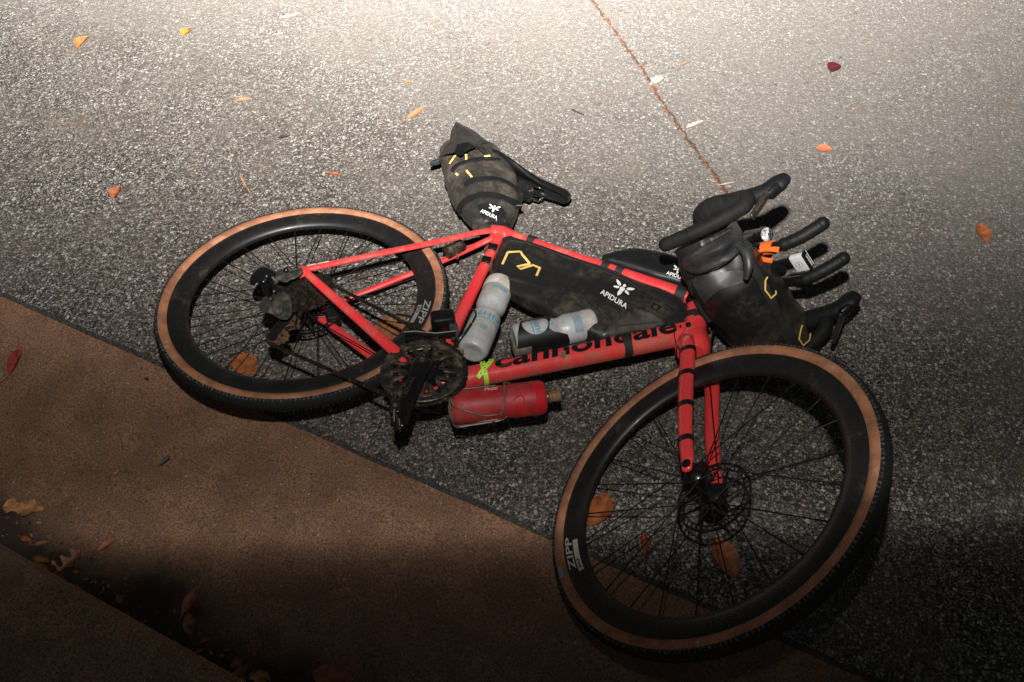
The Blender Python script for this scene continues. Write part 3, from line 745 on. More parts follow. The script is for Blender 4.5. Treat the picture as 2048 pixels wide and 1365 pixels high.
# rim lettering
T_RR, T_RF = bvh(rim_r), bvh(rim_f); T_TF = bvh(ty_f); T_TR = bvh(ty_r)
def rim_text(tree, s, rad, a0, a1, h, cen, mp, bold, flipd, parent, ma, label=None):
    vs, fs = text_poly(s, bold, .15, 1.0); P = []
    for x, y in vs:
        a = a0 + (a1 - a0) * x; r = rad + flipd * y / .7 * h
        o = mp(cen + V(r * math.cos(a), r * math.sin(a), .06)); d = mp(cen + V(r * math.cos(a), r * math.sin(a), 0)) - o; d = unit(d)
        l, n, i, dd = tree.ray_cast(Vector(o), Vector(d)); P.append((np.array(l) if l is not None else o + d * .048) - d * .0007)
    return part('lettering', MB().add(P, fs), ma, parent, False, label=label)
def rim_panel(tree, r0, r1, a0, a1, cen, mp, parent, ma, lift=.0006):
    P = []; n = 16
    for k in range(n + 1):
        a = a0 + (a1 - a0) * k / n
        for r in (r0, (r0 + r1) / 2, r1):
            o = mp(cen + V(r * math.cos(a), r * math.sin(a), .06)); d = unit(mp(cen + V(r * math.cos(a), r * math.sin(a), 0)) - o)
            l, _, i, dd = tree.ray_cast(Vector(o), Vector(d)); P.append((np.array(l) if l is not None else o + d * .048) - d * lift)
    fs = [(k * 3 + j, k * 3 + j + 1, k * 3 + 4 + j, k * 3 + 3 + j) for k in range(n) for j in (0, 1)]
    return part('decal_panel', MB().add(P, fs), ma, parent, False)
def ang(p, c): d = p - c; return math.atan2(d[1], d[0]), math.hypot(d[0], d[1])
# rear: reads from (855,608) round to (832,650)
a0, _ = ang(B(852, 601, .012), RA); a1, _ = ang(B(829, 646, .012), RA)
rim_text(T_RR, 'ZIPP', .2965, a0, a1, .0155, RA, lambda p: p, .02, 1, rim_r, M['grey_decal'], 'grey maker lettering on the rear rim')
rim_panel(T_RR, .2825, .2925, ang(B(838, 612, .01), RA)[0], ang(B(815, 645, .01), RA)[0], RA, lambda p: p, rim_r, M['grey_decal'])
rim_text(T_RR, '303', .2845, ang(B(837, 613, .01), RA)[0], ang(B(829, 627, .01), RA)[0], .006, RA, lambda p: p, .02, 1, rim_r, M['black_decal'])
# front: reads from the bottom (1150,1142) up to (1138,1077)
a0, _ = ang(F(1150, 1142, .012), FA); a1, _ = ang(F(1139, 1076, .012), FA)
rim_text(T_RF, 'ZIPP', .2985, a0, a1, .0145, FA, st, .02, 1, rim_f, M['pale_decal'], 'pale maker lettering on the front rim')
b0, b1 = ang(F(1168, 1140, .01), FA)[0], ang(F(1156, 1079, .01), FA)[0]
rim_panel(T_RF, .2845, .2950, b0, b1, FA, st, rim_f, M['pale_decal'])
rim_text(T_RF, '303', .2870, b0 + (b1 - b0) * .05, b0 + (b1 - b0) * .38, .0058, FA, st, .03, 1, rim_f, M['black_decal'])
# tyre labels
mbp = MB(); decal_poly(T_TF, [(1115, 1134), (1123, 1132), (1129, 1154), (1121, 1158)], .0008, 0, mbp); part('label_patch', mbp, M['blue_pale'], ty_f, False)
mbp = MB(); decal_poly(T_TR, [(869, 611), (876, 605), (880, 612), (873, 619)], .0008, 0, mbp); part('label_patch', mbp, M['cage_dusty'], ty_r, False)
for (q0, q1) in (((1112, 1072), (1120, 1128)), ((1117, 1076), (1124, 1126))):
    part('lettering', decal_text(T_TF, 'TUBELESS READY 700C', q1, q0, (-3.6, .5), .0007, .0), M['cage_dusty'], ty_f, False)

# ---- drivetrain
def gear(nt_, rp, z0, z1, rin, T, mb, arms=None):
    out = []; n = nt_ * 6
    for k in range(n):
        ph = (k % 6) / 6; r = rp + (.0022 if .25 < ph < .75 else -.0018 if (ph < .12 or ph > .88) else .0003)
        a = 2 * math.pi * k / n; out.append((r * math.cos(a), r * math.sin(a)))
    hole = [(rin * math.cos(a), rin * math.sin(a)) for a in np.linspace(0, 2 * math.pi, 65)[:-1]]
    mb.prism(out, [hole], T, z0, z1)
cs = MB()
teeth = [36, 32, 28, 24, 21, 19, 17, 15, 13, 12, 11, 10]
for k, t in enumerate(teeth):
    z = .0195 + k * .0031
    rp = t * .0127 / (2 * math.pi)
    gear(t, rp, z, z + .0017, max(rp - .011, .012), lambda x, y, zz: RA + V(x, y, zz), cs)
cs.lathe([(.014, .018), (.0165, .018), (.0165, .056), (.012, .0575)], RA, (0, 0, 1), 24)
for k in range(6):
    a = 2 * math.pi * k / 6
    cs.sweep([RA + V(.015 * math.cos(a), .015 * math.sin(a), .0215), RA + V(.066 * math.cos(a + .25), .066 * math.sin(a + .25), .0205)], [(.0012, .004), (.0010, .003)], 6)
part('cassette', cs, M['greasy'], bike, smooth=False)
# crankset
CZ = .0455
CK = V(.0664, -.1734, 0) / np.linalg.norm([.0664, -.1734]); CKN = V(-CK[1], CK[0], 0)
ck = holder('crankset', bike)
rg = MB(); gear(46, .0925, CZ - .0017, CZ + .0017, .0740, lambda x, y, z: V(x, y, z), rg)
rg.lathe([(.0735, CZ - .0017), (.0735, CZ + .0024), (.0765, CZ + .0034), (.0850, CZ + .0030), (.0865, CZ + .0017)], (0, 0, 0), (0, 0, 1), 96, closed=True)
spa = MB(); A0 = math.atan2(CK[1], CK[0])
for k in range(8):
    a = 2 * math.pi * k / 8 + A0 + R_(22.5)
    for da in (-.20, .20):
        spa.sweep([V(.034 * math.cos(a + da * .3), .034 * math.sin(a + da * .3), CZ + .003), V(.056 * math.cos(a + da * 1.0), .056 * math.sin(a + da * 1.0), CZ + .002), V(.0775 * math.cos(a + da), .0775 * math.sin(a + da), CZ + .0008)], [(.0028, .0070), (.0026, .0048), (.0022, .0085)], 10)
    spa.sweep([V(.0700 * math.cos(a + q), .0700 * math.sin(a + q), CZ + .001) for q in (-.34, -.17, 0, .17, .34)], [(.002, .0045)] * 5, 8)
big = part('chainring', rg, M['ring'], ck, smooth=False, label='large dusty outer chainring')
sm = MB(); gear(33, .0665, CZ - .0095, CZ - .0062, .0545, lambda x, y, z: V(x, y, z), sm)
for k in range(4):
    a = 2 * math.pi * k / 4 + .5
    sm.sweep([V(.030 * math.cos(a), .030 * math.sin(a), CZ - .008), V(.058 * math.cos(a), .058 * math.sin(a), CZ - .008)], [(.002, .006)] * 2, 8)
part('chainring', sm, M['greasy'], ck, smooth=False, label='small inner chainring')
for k in range(8):
    a = 2 * math.pi * k / 8 + math.atan2(CK[1], CK[0])
    part('bolt', MB().lathe([(.0015, .0025), (.0034, .0025), (.0038, .001), (.0038, 0)], V(.069 * math.cos(a), .069 * math.sin(a), CZ + .002), (0, 0, 1), 12), M['black_metal'], ck)
sp = MB().lathe([(.010, .028), (.044, CZ - .003), (.0445, CZ + .003), (.043, CZ + .0048), (.030, CZ + .006), (.026, CZ + .012), (.020, CZ + .022)], (0, 0, 0), (0, 0, 1), 48)
spd = part('spider', sp, M['gloss_black'], ck)
part('spider_arms', spa, M['ring'], ck)
arm = MB()
path = [V(0, 0, CZ + .018) + CK * d + V(0, 0, dz) for d, dz in ((-.004, .008), (.02, .0100), (.05, .0105), (.09, .0110), (.13, .0115), (.1735, .0120))]
arm.sweep(path, [(.0100, .0225), (.0100, .0210), (.0090, .0178), (.0080, .0162), (.0076, .0160), (.0072, .0166)], 20, exp=2.7, round_=True)
ca = part('crank_arm', arm, M['gloss_black'], ck); T_ARM = bvh(ca)
part('lettering', decal_text(T_ARM, 'RIVAL', (814, 790), (831, 753), (-6.2, -2.6), .0006, .02), mat('dull_decal', (.032, .028, .025), .5), ca, False)
part('arm_edge', MB().sweep([p + CKN * .0128 + V(0, 0, .0062) for p in path[2:]], .0009, 6), M['greasy'], ca)
part('spindle_cap', MB().lathe([(.003, 0), (.004, .002), (.0065, .0035), (.011, .0030), (.0125, .0005), (.0128, -.006)][::-1], V(0, 0, CZ + .034), (0, 0, 1), 28), M['black_metal'], ck)
part('spindle_bolt', MB().lathe([(.001, .0006), (.0048, .0010), (.0058, .0022), (.0062, .0010), (.0062, -.004)], V(0, 0, CZ + .0365), (0, 0, 1), 20), mat('hex_socket', (.11, .055, .04), .4, .5), ck)
# left arm
arml = MB(); arml.sweep([V(0, 0, -.075) - CK * d - V(0, 0, dz) for d, dz in ((-.004, .0), (.05, .004), (.11, .009), (.1725, .014))], [(.009, .021), (.0085, .017), (.0075, .0155), (.007, .015)], 16, exp=2.7, round_=True)
part('crank_arm', arml, M['gloss_black'], ck)
def pedal(c, out, k0):
    """clipless pedal: axle, body, sprung bars"""
    ph = holder('pedal', bike)
    X = unit(CK * math.cos(k0) + CKN * math.sin(k0)); Y = np.cross(V(0, 0, out), X); Z = V(0, 0, out)
    part('axle', MB().lathe([(.0035, -.008), (.0075, -.008), (.0075, .002), (.0088, .004), (.0088, .012), (.006, .016), (.005, .060), (.002, .061)], c, Z, 18), M['silver'], ph)
    b = MB(); o = c + Z * .038
    b.box(o, (X, Y, Z), (.016, .0105, .021), .35)
    b.sweep([o - X * .012 - Z * .022, o - X * .030 - Z * .012, o - X * .030 + Z * .012, o - X * .012 + Z * .022], [(.0035, .006)] * 4, 10, hint=Y)
    b.sweep([o + X * .012 - Z * .022, o + X * .030 - Z * .012, o + X * .030 + Z * .012, o + X * .012 + Z * .022], [(.0035, .006)] * 4, 10, hint=Y)
    part('pedal_body', b, M['black_metal'], ph)
    part('retention_wire', MB().sweep([o + X * .030 - Z * .016 + Y * .009, o + X * .040 - Z * .010 + Y * .010, o + X * .040 + Z * .010 + Y * .010, o + X * .030 + Z * .016 + Y * .009], .0015, 8, hint=Y), M['silver'], ph)
    part('retention_wire', MB().sweep([o - X * .030 - Z * .016 - Y * .009, o - X * .040 - Z * .010 - Y * .010, o - X * .040 + Z * .010 - Y * .010, o - X * .030 + Z * .016 - Y * .009], .0015, 8, hint=Y), M['silver'], ph)
    for q in (1, -1): part('spring', MB().lathe([(.0052, -.011), (.0055, .011)], o + X * .020 * q, Z, 12), M['rust'], ph)
    return ph
EP = V(0, 0, CZ + .0295) + CK * .1735
pedal(EP + V(0, 0, .004), 1, R_(14))
part('axle_cap', MB().lathe([(.001, .0), (.0075, .0006), (.0092, -.001), (.0092, -.012)], EP + V(0, 0, .0085), (0, 0, 1), 20), M['silver'], ca)
pedal(V(0, 0, -.094) - CK * .1725, -1, R_(20))
# chain: two plates and a roller per link
RC, RZ = 24 * .0127 / (2 * math.pi), .0195 + 3 * .0031 + .0009
PU, PL = B(579, 646, .048), B(557, 675, .052)      # guide pulley, tension pulley
def tang(c0, r0, c1, r1, s):
    d = (c1 - c0)[:2]; L = np.linalg.norm(d); a = math.atan2(d[1], d[0]); b = math.acos(max(-1, min(1, (r0 - r1) / L))); th = a + s * b
    n_ = V(math.cos(th), math.sin(th), 0); return c0 + n_ * r0, c1 + n_ * r1, th
C0, CR = V(0, 0, CZ), .0925
cass = RA + V(0, 0, RZ)
pA, pB, thA = tang(cass, RC, C0, CR, 1)                   # upper run
pC, pD, thC = tang(C0, CR, PL, .0245, 1)                 # lower run
thC0 = thC
def arc(c, r, a0, a1, n): return [c + V(r * math.cos(a), r * math.sin(a), 0) for a in np.linspace(a0, a1, n)]
pts = [pA, pB]
th_c_end = math.atan2((pC - C0)[1], (pC - C0)[0]); a1 = th_c_end
while a1 > thA: a1 -= 2 * math.pi
pts += arc(C0, CR, thA, a1, 40)[1:]
pts += [pD]
aD = math.atan2((pD - PL)[1], (pD - PL)[0]); pts += arc(PL, .0245, aD, aD - R_(150), 10)[1:]
pts += [PU + V(.0, -.004, 0) + V(.022, 0, 0), PU + V(.004, .022, 0)]
aU = -R_(35) ; pts += [cass + V(RC * math.cos(R_(-25)), RC * math.sin(R_(-25)), 0)]
pts += arc(cass, RC, R_(-25), R_(-25) - (2 * math.pi - (thA - R_(-25))), 40)[1:-1] + [pA]
P = np.array(pts); D = np.r_[0, np.cumsum(np.linalg.norm(np.diff(P, axis=0), axis=1))]
def cp_at(s): return V(*[np.interp(s, D, P[:, k]) for k in range(3)])
chn = MB(); s = 0; k = 0
while s + .0127 < D[-1]:
    a, b = cp_at(s), cp_at(s + .0127); t = unit(b - a); nrm = np.cross(V(0, 0, 1), t)
    wz = .0030 if k % 2 == 0 else .0021
    for q in (1, -1):
        o = V(0, 0, wz * q)
        chn.sweep([a - t * .0034 + o, a + o, (a + b) / 2 + o, b + o, b + t * .0034 + o], [(.0005, .0020), (.0005, .0042), (.0005, .0028), (.0005, .0042), (.0005, .0020)], 8)
    chn.lathe([(.0036, -.002), (.0036, .002)], a, (0, 0, 1), 8)
    s += .0127; k += 1
part('chain', chn, M['greasy'], bike, smooth=False)
# rear derailleur
rd = holder('rear_derailleur', bike)
def slab(outline, z0, z1, inset=.82, bulge=.004, mid=None):
    """moulded part: outline (survey points) between two depths, edges rounded over, face slightly domed"""
    P = np.array(outline, float); P = np.array(catmull([np.array([*p, 0.]) for p in list(P) + [P[0]]], 4))[:-1, :2]; c = P.mean(0); n = len(P)
    def ring(k, z): return [B(*(c + (p - c) * k), z) for p in P]
    mb = MB(); rings = [ring(.86, z0), ring(1, z0 + .004), ring(1.0, z1 - .005), ring((1 + inset) / 2 + .05, z1 - .0015), ring(inset, z1), ring(inset * .5, z1 + bulge)]
    return mb.loft(rings)
part('mount_knuckle', slab([(547, 555), (550, 545), (563, 538), (578, 542), (592, 538), (603, 536), (606, 546), (596, 555), (583, 560), (572, 566), (558, 562)], .072, .095, .8, .002), M['dusty_grey'], rd)
part('pivot_bolt', MB().sweep([B(572, 541, .092), B(572, 541, .101)], .0070, 16, round_=True), M['gloss_black'], rd)
part('battery', slab([(499, 562), (502, 551), (516, 536), (530, 533), (546, 540), (552, 549), (540, 556), (528, 560), (514, 570), (503, 571)], .078, .106, .85, .001), M['gloss_black'], rd)
pl = MB()
pl.add(slab([(530, 556), (537, 551), (544, 556), (553, 574), (554, 588), (547, 587), (540, 574)], .080, .098, .75, .002).v, slab([(530, 556), (537, 551), (544, 556), (553, 574), (554, 588), (547, 587), (540, 574)], .080, .098, .75, .002).f)
part('parallelogram', pl, M['gloss_black'], rd)
part('parallelogram', slab([(520, 566), (528, 562), (536, 572), (543, 590), (545, 602), (537, 602), (528, 586)], .074, .090, .75, .002), M['gloss_black'], rd)
part('cage_knuckle', wrinkle(slab([(549, 578), (557, 586), (569, 583), (579, 595), (583, 612), (583, 627), (577, 638), (564, 640), (552, 634), (543, 629), (530, 626), (521, 621), (520, 611), (525, 598), (533, 592), (541, 594)], .066, .092, .70, .006), .0016, 60, 2), M['dusty_grey'], rd)
part('motor_housing', wrinkle(slab([(545, 598), (556, 594), (566, 600), (568, 615), (562, 630), (550, 628), (543, 614)], .085, .104, .7, .002), .0012, 60, 7), M['dusty_grey'], rd)
for (u, v) in ((527, 564), (514, 568), (548, 583), (541, 598), (533, 553)):
    part('pivot_pin', MB().sweep([B(u, v, .098), B(u, v, .107)], .0030, 10, round_=True), M['silver'], rd)
cg = MB()
for z, o in ((.058, 0), (.040, 1)):
    cg.sweep([PU + V(-.012, .016, z - PU[2]), PU + V(-.004, -.01, z - PU[2]), (PU + PL) / 2 + V(-.012, 0, z - (PU[2] + PL[2]) / 2), PL + V(-.010, -.004, z - PL[2]), PL + V(0, -.018, z - PL[2])], [(.0013, .012), (.0013, .013), (.0013, .011), (.0013, .013), (.0013, .007)], 12)
part('cage', cg, M['black_metal'], rd)
part('cage_edge', MB().sweep([PL + V(-.024, -.010, .0105), PL + V(-.012, -.024, .0105), PL + V(.006, -.026, .0105), PL + V(.022, -.016, .0105)], .0012, 6), M['silver'], rd)
for c in (PU, PL):
    g = MB(); gear(12, .0225, c[2] - .0015, c[2] + .0015, .011, lambda x, y, z, c=c: V(c[0] + x, c[1] + y, z), g)
    for k in range(4):
        a = k * math.pi / 2 + .4; g.sweep([c + V(.005 * math.cos(a), .005 * math.sin(a), 0), c + V(.014 * math.cos(a), .014 * math.sin(a), 0)], [(.0014, .003)] * 2, 6)
    g.lathe([(.003, -.004), (.0065, -.004), (.0065, .006), (.003, .0065)], c, (0, 0, 1), 14)
    part('pulley', g, M['rust'], rd, smooth=False)
# front derailleur: battery block, cage plate
fd = holder('front_derailleur', bike)
XF = unit(B(915, 640, .06) - B(850, 648, .06)); YF = np.cross(V(0, 0, 1), XF)
part('battery', MB().box(B(886, 641, .052), (XF, YF, V(0, 0, 1)), (.028, .020, .020), .5), M['gloss_black'], fd)
part('mount', MB().box(B(908, 664, .040), (XF, YF, V(0, 0, 1)), (.010, .014, .016), .3), M['dusty_grey'], fd)
plt = MB(); q = [B(808, 666, .058), B(830, 664, .058), B(850, 666.5, .058), B(872, 668, .058), B(890, 666, .058), B(911, 664, .058)]
plt.sweep([p + V(0, 0, -.006) for p in q], [(.0075, .0012)] * 6, 8)
plt.sweep([p + V(0, 0, -.006) + YF * -.008 + V(0, 0, -.008) for p in q[:5]], [(.006, .0012)] * 5, 8)
part('chain_guide', plt, M['black_metal'], fd)
part('guide_edge', MB().sweep([p + V(0, 0, .002) for p in q], .0013, 6), M['silver'], fd)
# brake calipers
for mp, c, zz, nm in ((st, FA + V(-.052, .052, -.052), -.04, 'c'), ((lambda p: p), RA + V(.050, .030, -.056), -.05, 'c')):
    cb = MB().box(c, ((.75, -.66, 0), (.66, .75, 0), (0, 0, 1)), (.030, .017, .016), .5).mapv(mp)
    part('brake_caliper', cb, M['black_metal'], bike)
hose = catmull([V(.462, .650, -.03), V(.43, .60, -.05), V(.44, .50, -.05), V(.47, .40, -.066), V(.53, .26, -.068), V(.575, .15, -.066)], 6)
part('brake_hose', MB().sweep(hose, .0026, 8).mapv(st), M['gloss_black'], bike)
# seatpost, saddle
part('seatpost', MB().sweep([V(-.153, .545, 0), V(-.200, .705, 0)], .0136, 20), M['carbon'], bike)
sdl = holder('saddle', bike)
shell = MB(); rings = []
for k in range(25):
    t = k / 24; x = -.078 - .262 * t
    hw = lerp([0, .04, .15, .35, .55, .75, .9, 1], [.010, .0185, .021, .027, .042, .063, .070, .064], t)
    yt = .7905 + lerp([0, .1, .4, .75, 1], [-.006, .0005, -.003, .0005, .012], t); dr = lerp([0, .06, .3, .6, 1], [.030, .046, .042, .030, .024], t)
    ring = []
    for j in range(28):
        a = 2 * math.pi * j / 28; c, s_ = math.cos(a), math.sin(a)
        zz = hw * math.copysign(abs(c) ** .75, c)
        yy = (yt - .35 * hw * (abs(zz) / hw) ** 3 * .55 - .010) + (.010 * s_ if s_ > 0 else dr * .72 * s_ * (abs(c) ** .6))
        ring.append(V(x, yy, zz))
    rings.append(ring)
shell.loft(rings)
part('saddle_cover', shell, M['saddle'], sdl)
rl = MB()
for sg in (1, -1):
    rl.sweep(catmull([V(-.150, .752, .014 * sg), V(-.157, .746, .018 * sg), V(-.165, .742, .022 * sg), V(-.235, .742, .022 * sg), V(-.285, .758, .032 * sg), V(-.318, .776, .040 * sg)], 5), .0036, 10)
part('rail', rl, M['silver'] if False else M['gloss_black'], sdl)
part('rail_clamp', MB().box(V(-.200, .736, 0), ((1, 0, 0), (0, 1, 0), (0, 0, 1)), (.021, .012, .028), .4), M['black_metal'], sdl)
part('rail_bolt', MB().sweep([V(-.182, .728, .012), V(-.182, .742, .016)], .0036, 10, round_=True), M['silver'], sdl)
# bottle cages
def bottle_axes(p0, p1, tube_pt):
    o = np.asarray(p0, float); ax = unit(np.asarray(p1) - o); d = np.asarray(tube_pt) - o; d = unit(d - (d @ ax) * ax); return o, ax, d, np.cross(ax, d)
def cage_shell(o, ax, d, e, inside, r=.0382, h0=-.004, h1=.15, nh=110, na=200, th=.0018, amax=175):
    """thin shell round the bottle, cut out where inside() is False; angle 0 faces the frame tube"""
    keep = {}; mb = MB()
    for i in range(nh):
        for j in range(na):
            h = h0 + (h1 - h0) * (i + .5) / nh; a = -amax + 2 * amax * (j + .5) / na
            if inside(h, a): keep[(i, j)] = 1
    idx = {}; vs = []; fs = []
    def vid(i, j, l):
        k = (i, j, l)
        if k not in idx:
            h = h0 + (h1 - h0) * i / nh; a = R_(-amax + 2 * amax * j / na); rr = r + l * th; idx[k] = len(vs)
            vs.append(o + ax * h + (d * math.cos(a) + e * math.sin(a)) * rr)
        return idx[k]
    for (i, j) in keep:
        fs.append((vid(i, j, 1), vid(i, j + 1, 1), vid(i + 1, j + 1, 1), vid(i + 1, j, 1))); fs.append((vid(i, j, 0), vid(i + 1, j, 0), vid(i + 1, j + 1, 0), vid(i, j + 1, 0)))
        for (a, b, n_) in (((i, j), (i, j + 1), (i - 1, j)), ((i + 1, j + 1), (i + 1, j), (i + 1, j)), ((i, j + 1), (i + 1, j + 1), (i, j + 1)), ((i + 1, j), (i, j), (i, j - 1))):
            if n_ not in keep: fs.append((vid(*a, 1), vid(*a, 0), vid(*b, 0), vid(*b, 1)))
    return mb.add(vs, fs)
BO1 = (V(.0300, .137, 0), V(-.0445, .372, 0)); BO2 = (V(.0880, .2225, 0), V(.2200, .3725, 0)); BO3 = (V(.0870, -.0205, 0), V(.2385, .1150, 0))
def bottle_len(b): return np.linalg.norm(b[1] - b[0])
o, ax, d, e = bottle_axes(BO2[0], BO2[1], V(.19, .20, 0))
def ins(h, a):
    A = abs(a)
    top = lerp([0, 30, 50, 62, 90, 120, 150, 178], [.125, .120, .088, .080, .086, .100, .094, .085], A)
    bot = lerp([0, 60, 100, 140, 178], [-.002, .004, .016, .030, .040], A)
    return bot < h < top and ((A - 92) / 42) ** 2 + ((h - .052) / .031) ** 2 >= 1 and A < 150
cgo = part('bottle_cage', cage_shell(o, ax, d, e, ins, nh=170, na=300), M['cage'], bike, label='black carbon bottle cage with an oval cut-out')
part('base_tab', MB().box(o + ax * -.006 + d * .016, (d, e, ax), (.020, .013, .0020), .5), M['cage_dusty'], cgo)
part('base_tab', MB().box(o + ax * .012 + d * .041, (ax, e, d), (.020, .010, .002), .5), M['cage_dusty'], cgo)
part('tongue', MB().sweep([o + ax * .085 + d * .040 + e * .026, o + ax * .104 + d * .038 + e * .027, o + ax * .113 + d * .036 + e * .027], [(.0022, .009), (.0022, .006), (.0024, .008)], 10, hint=d, round_=True), M['cage'], cgo)
o, ax, d, e = bottle_axes(BO1[0], BO1[1], V(-.04, .15, 0))
cgb = MB()
cgb.sweep([o + ax * h + d * .0415 for h in (.004, .05, .10, .135)], [(.016, .0022), (.012, .0022), (.011, .0022), (.009, .0022)], 14, hint=e, exp=3)
cgo = part('bottle_cage', cgb, M['cage'], bike, label='slim black bottle cage on the seat tube')
for q in (1, -1):
    rim_ = catmull([o + ax * h + (d * math.cos(R_(a)) + e * q * math.sin(R_(a))) * r for h, a, r in ((.118, 12, .0415), (.112, 38, .0405), (.098, 60, .0402), (.078, 70, .0402), (.050, 66, .0402), (.026, 58, .0402), (.008, 42, .0402), (-.002, 18, .040))], 6)
    part('wing', MB().sweep(rim_, [(.0020, .0038)] * len(rim_), 10, hint=ax), M['cage'], cgo)
part('base_tab', MB().box(o + ax * -.003 + d * .030, (d, e, ax), (.012, .008, .0020), .5), M['cage_dusty'], cgo)
# wire cage under the down tube
o, ax, d, e = bottle_axes(BO3[0], BO3[1], V(.06, .06, 0))
def bp3(h, a, r=.0390): return o + ax * h + (d * math.cos(R_(a)) + e * math.sin(R_(a))) * r
sgn = 1 if (e @ V(0, 0, 1)) > 0 else -1
wires = MB()
def fillet(pts, n=5): return catmull(pts, n)
for q in (1, -1):
    w1 = [bp3(.10, 12 * q * sgn, .042), bp3(.02, 12 * q * sgn, .042), bp3(-.003, 30 * q * sgn, .039), bp3(-.004, 75 * q * sgn, .0396), bp3(.000, 105 * q * sgn, .0398), bp3(.006, 126 * q * sgn, .0398), bp3(.034, 147 * q * sgn, .0398), bp3(.064, 166 * q * sgn, .0398), bp3(.084, 168 * q * sgn, .0398), bp3(.100, 166 * q * sgn, .0398), bp3(.106, 148 * q * sgn, .0398), bp3(.111, 108 * q * sgn, .0398), bp3(.116, 78 * q * sgn, .0398), bp3(.118, 40 * q * sgn, .0402), bp3(.132, 14 * q * sgn, .043)]
    wires.sweep(fillet(w1, 4), .0020, 8, hint=ax, round_=True)
wires.sweep(fillet([bp3(-.004, 60 * sgn, .040), bp3(-.0045, 112 * sgn, .0405), bp3(-.003, 158 * sgn, .041), bp3(.004, -158 * sgn, .0425), bp3(.034, -156 * sgn, .0425), bp3(.066, -160 * sgn, .0425), bp3(.101, -168 * sgn, .0425), bp3(.112, 178 * sgn, .0420)]), .0020, 8, hint=ax, round_=True)
part('bottle_cage', wires, M['wire'], bike, label='bent steel wire cage')

# ------------------------------------------------------------------ bottles
def clear_bottle(bo, tp, label, txt, t_h, t_a, fill_sgn):
    o, ax, d, e = bottle_axes(bo[0], bo[1], tp); L = bottle_len(bo)
    t = thing('water_bottle', label, 'water bottle', o)
    s = L / .235
    pr = [(.001, 0.003), (.020, .002), (.024, .0), (.030, .001), (.0345, .006), (.0365, .016), (.0368, .06), (.0366, .100), (.0352, .112), (.0318, .120), (.0312, .128), (.0325, .136), (.0356, .145), (.0366, .155), (.0366, .196), (.0362, .200)]
    body = part('bottle_body', MB().lathe([(r, h * s) for r, h in pr], o, ax, 48, ref=d), M['bottle'], t)
    cp_ = [(.0362, .199), (.0374, .201), (.0374, .222), (.0366, .229), (.0335, .2335), (.0260, .2360), (.0140, .237), (.0125, .238), (.0120, .243), (.0090, .245), (.001, .2455)]
    part('cap', MB().lathe([(r, h * s) for r, h in cp_], o, ax, 48, ref=d, fn=(lambda k, j, r: r + (.0006 if (k in (1, 2) and j % 2) else 0))), M['bottle_cap'], t)
    return t, body, o, ax, d, e, s
def wrap_text(tree_o, s_, o, ax, d, e, h, a0, a1, hh, flip, bold=.012, r=.0372):
    vs, fs = text_poly(s_, bold, 0, 1.0)
    return MB().add([o + ax * (h + flip * y / .7 * hh) + (d * math.cos(a0 + (a1 - a0) * x) + e * math.sin(a0 + (a1 - a0) * x)) * r for x, y in vs], fs)
def wrap_band(o, ax, d, e, h0, h1, a0, a1, r=.0371, n=24):
    vs = []; 
    for k in range(n + 1):
        a = a0 + (a1 - a0) * k / n
        for h in (h0, h1): vs.append(o + ax * h + (d * math.cos(a) + e * math.sin(a)) * r)
    return MB().add(vs, [(2 * k, 2 * k + 1, 2 * k + 3, 2 * k + 2) for k in range(n)])
def ang_view(o, ax, d, e):
    m_ = CAMB - (o + ax * .1); return math.atan2(m_ @ e, m_ @ d)
# bottle on the seat tube
t, body, o, ax, d, e, s = clear_bottle(BO1, V(-.04, .15, 0), 'frosted water bottle standing against the red seat tube, cap towards the saddle', '', 0, 0, 1)
av = ang_view(o, ax, d, e)
# text runs round the body, letters upright towards the cap
part('print', wrap_text(None, 'RenéHERSE', o, ax, d, e, .084 * s, av - R_(108), av + R_(108), .0165, 1), M['blue_print'], body, False)
part('print_line', wrap_band(o, ax, d, e, .0775 * s, .080 * s, av - R_(110), av + R_(110)), M['blue_print'], body, False)
part('print_panel', wrap_band(o, ax, d, e, .0455 * s, .058 * s, av - R_(10), av + R_(16), .0370), M['blue_pale'], body, False)
part('print_panel', wrap_band(o, ax, d, e, .180 * s, .193 * s, av - R_(30), av + R_(36), .0368), M['blue_pale'], body, False)
# bottle on the down tube
t, body, o, ax, d, e, s = clear_bottle(BO2, V(.19, .20, 0), 'frosted water bottle lying along the top of the red down tube in a black cage', '', 0, 0, 1)
av = ang_view(o, ax, d, e)
vs, fs = text_poly('RenéHERSE', .012)
part('print', MB().add([o + ax * (.066 * s + y / .7 * .0165 ) + (d * math.cos(av + R_(62) - R_(170) * x) + e * math.sin(av + R_(62) - R_(170) * x)) * .0372 for x, y in vs], fs) if False else wrap_text(None, 'RenéHERSE', o, ax, d, e, .058 * s, av - R_(78), av + R_(112), .0175, 1), M['blue_print'], body, False)
part('print_line', wrap_band(o, ax, d, e, .050 * s, .0528 * s, av - R_(80), av + R_(114)), M['blue_print'], body, False)
for k in range(5):
    part('print_line', wrap_band(o, ax, d, e, (.091 + k * .0042) * s, (.0925 + k * .0042) * s, av - R_(50), av + R_(5), .0372), M['blue_print'], body, False)
part('print_panel', wrap_band(o, ax, d, e, .165 * s, .190 * s, av - R_(50), av + R_(20), .0368), M['blue_pale'], body, False)
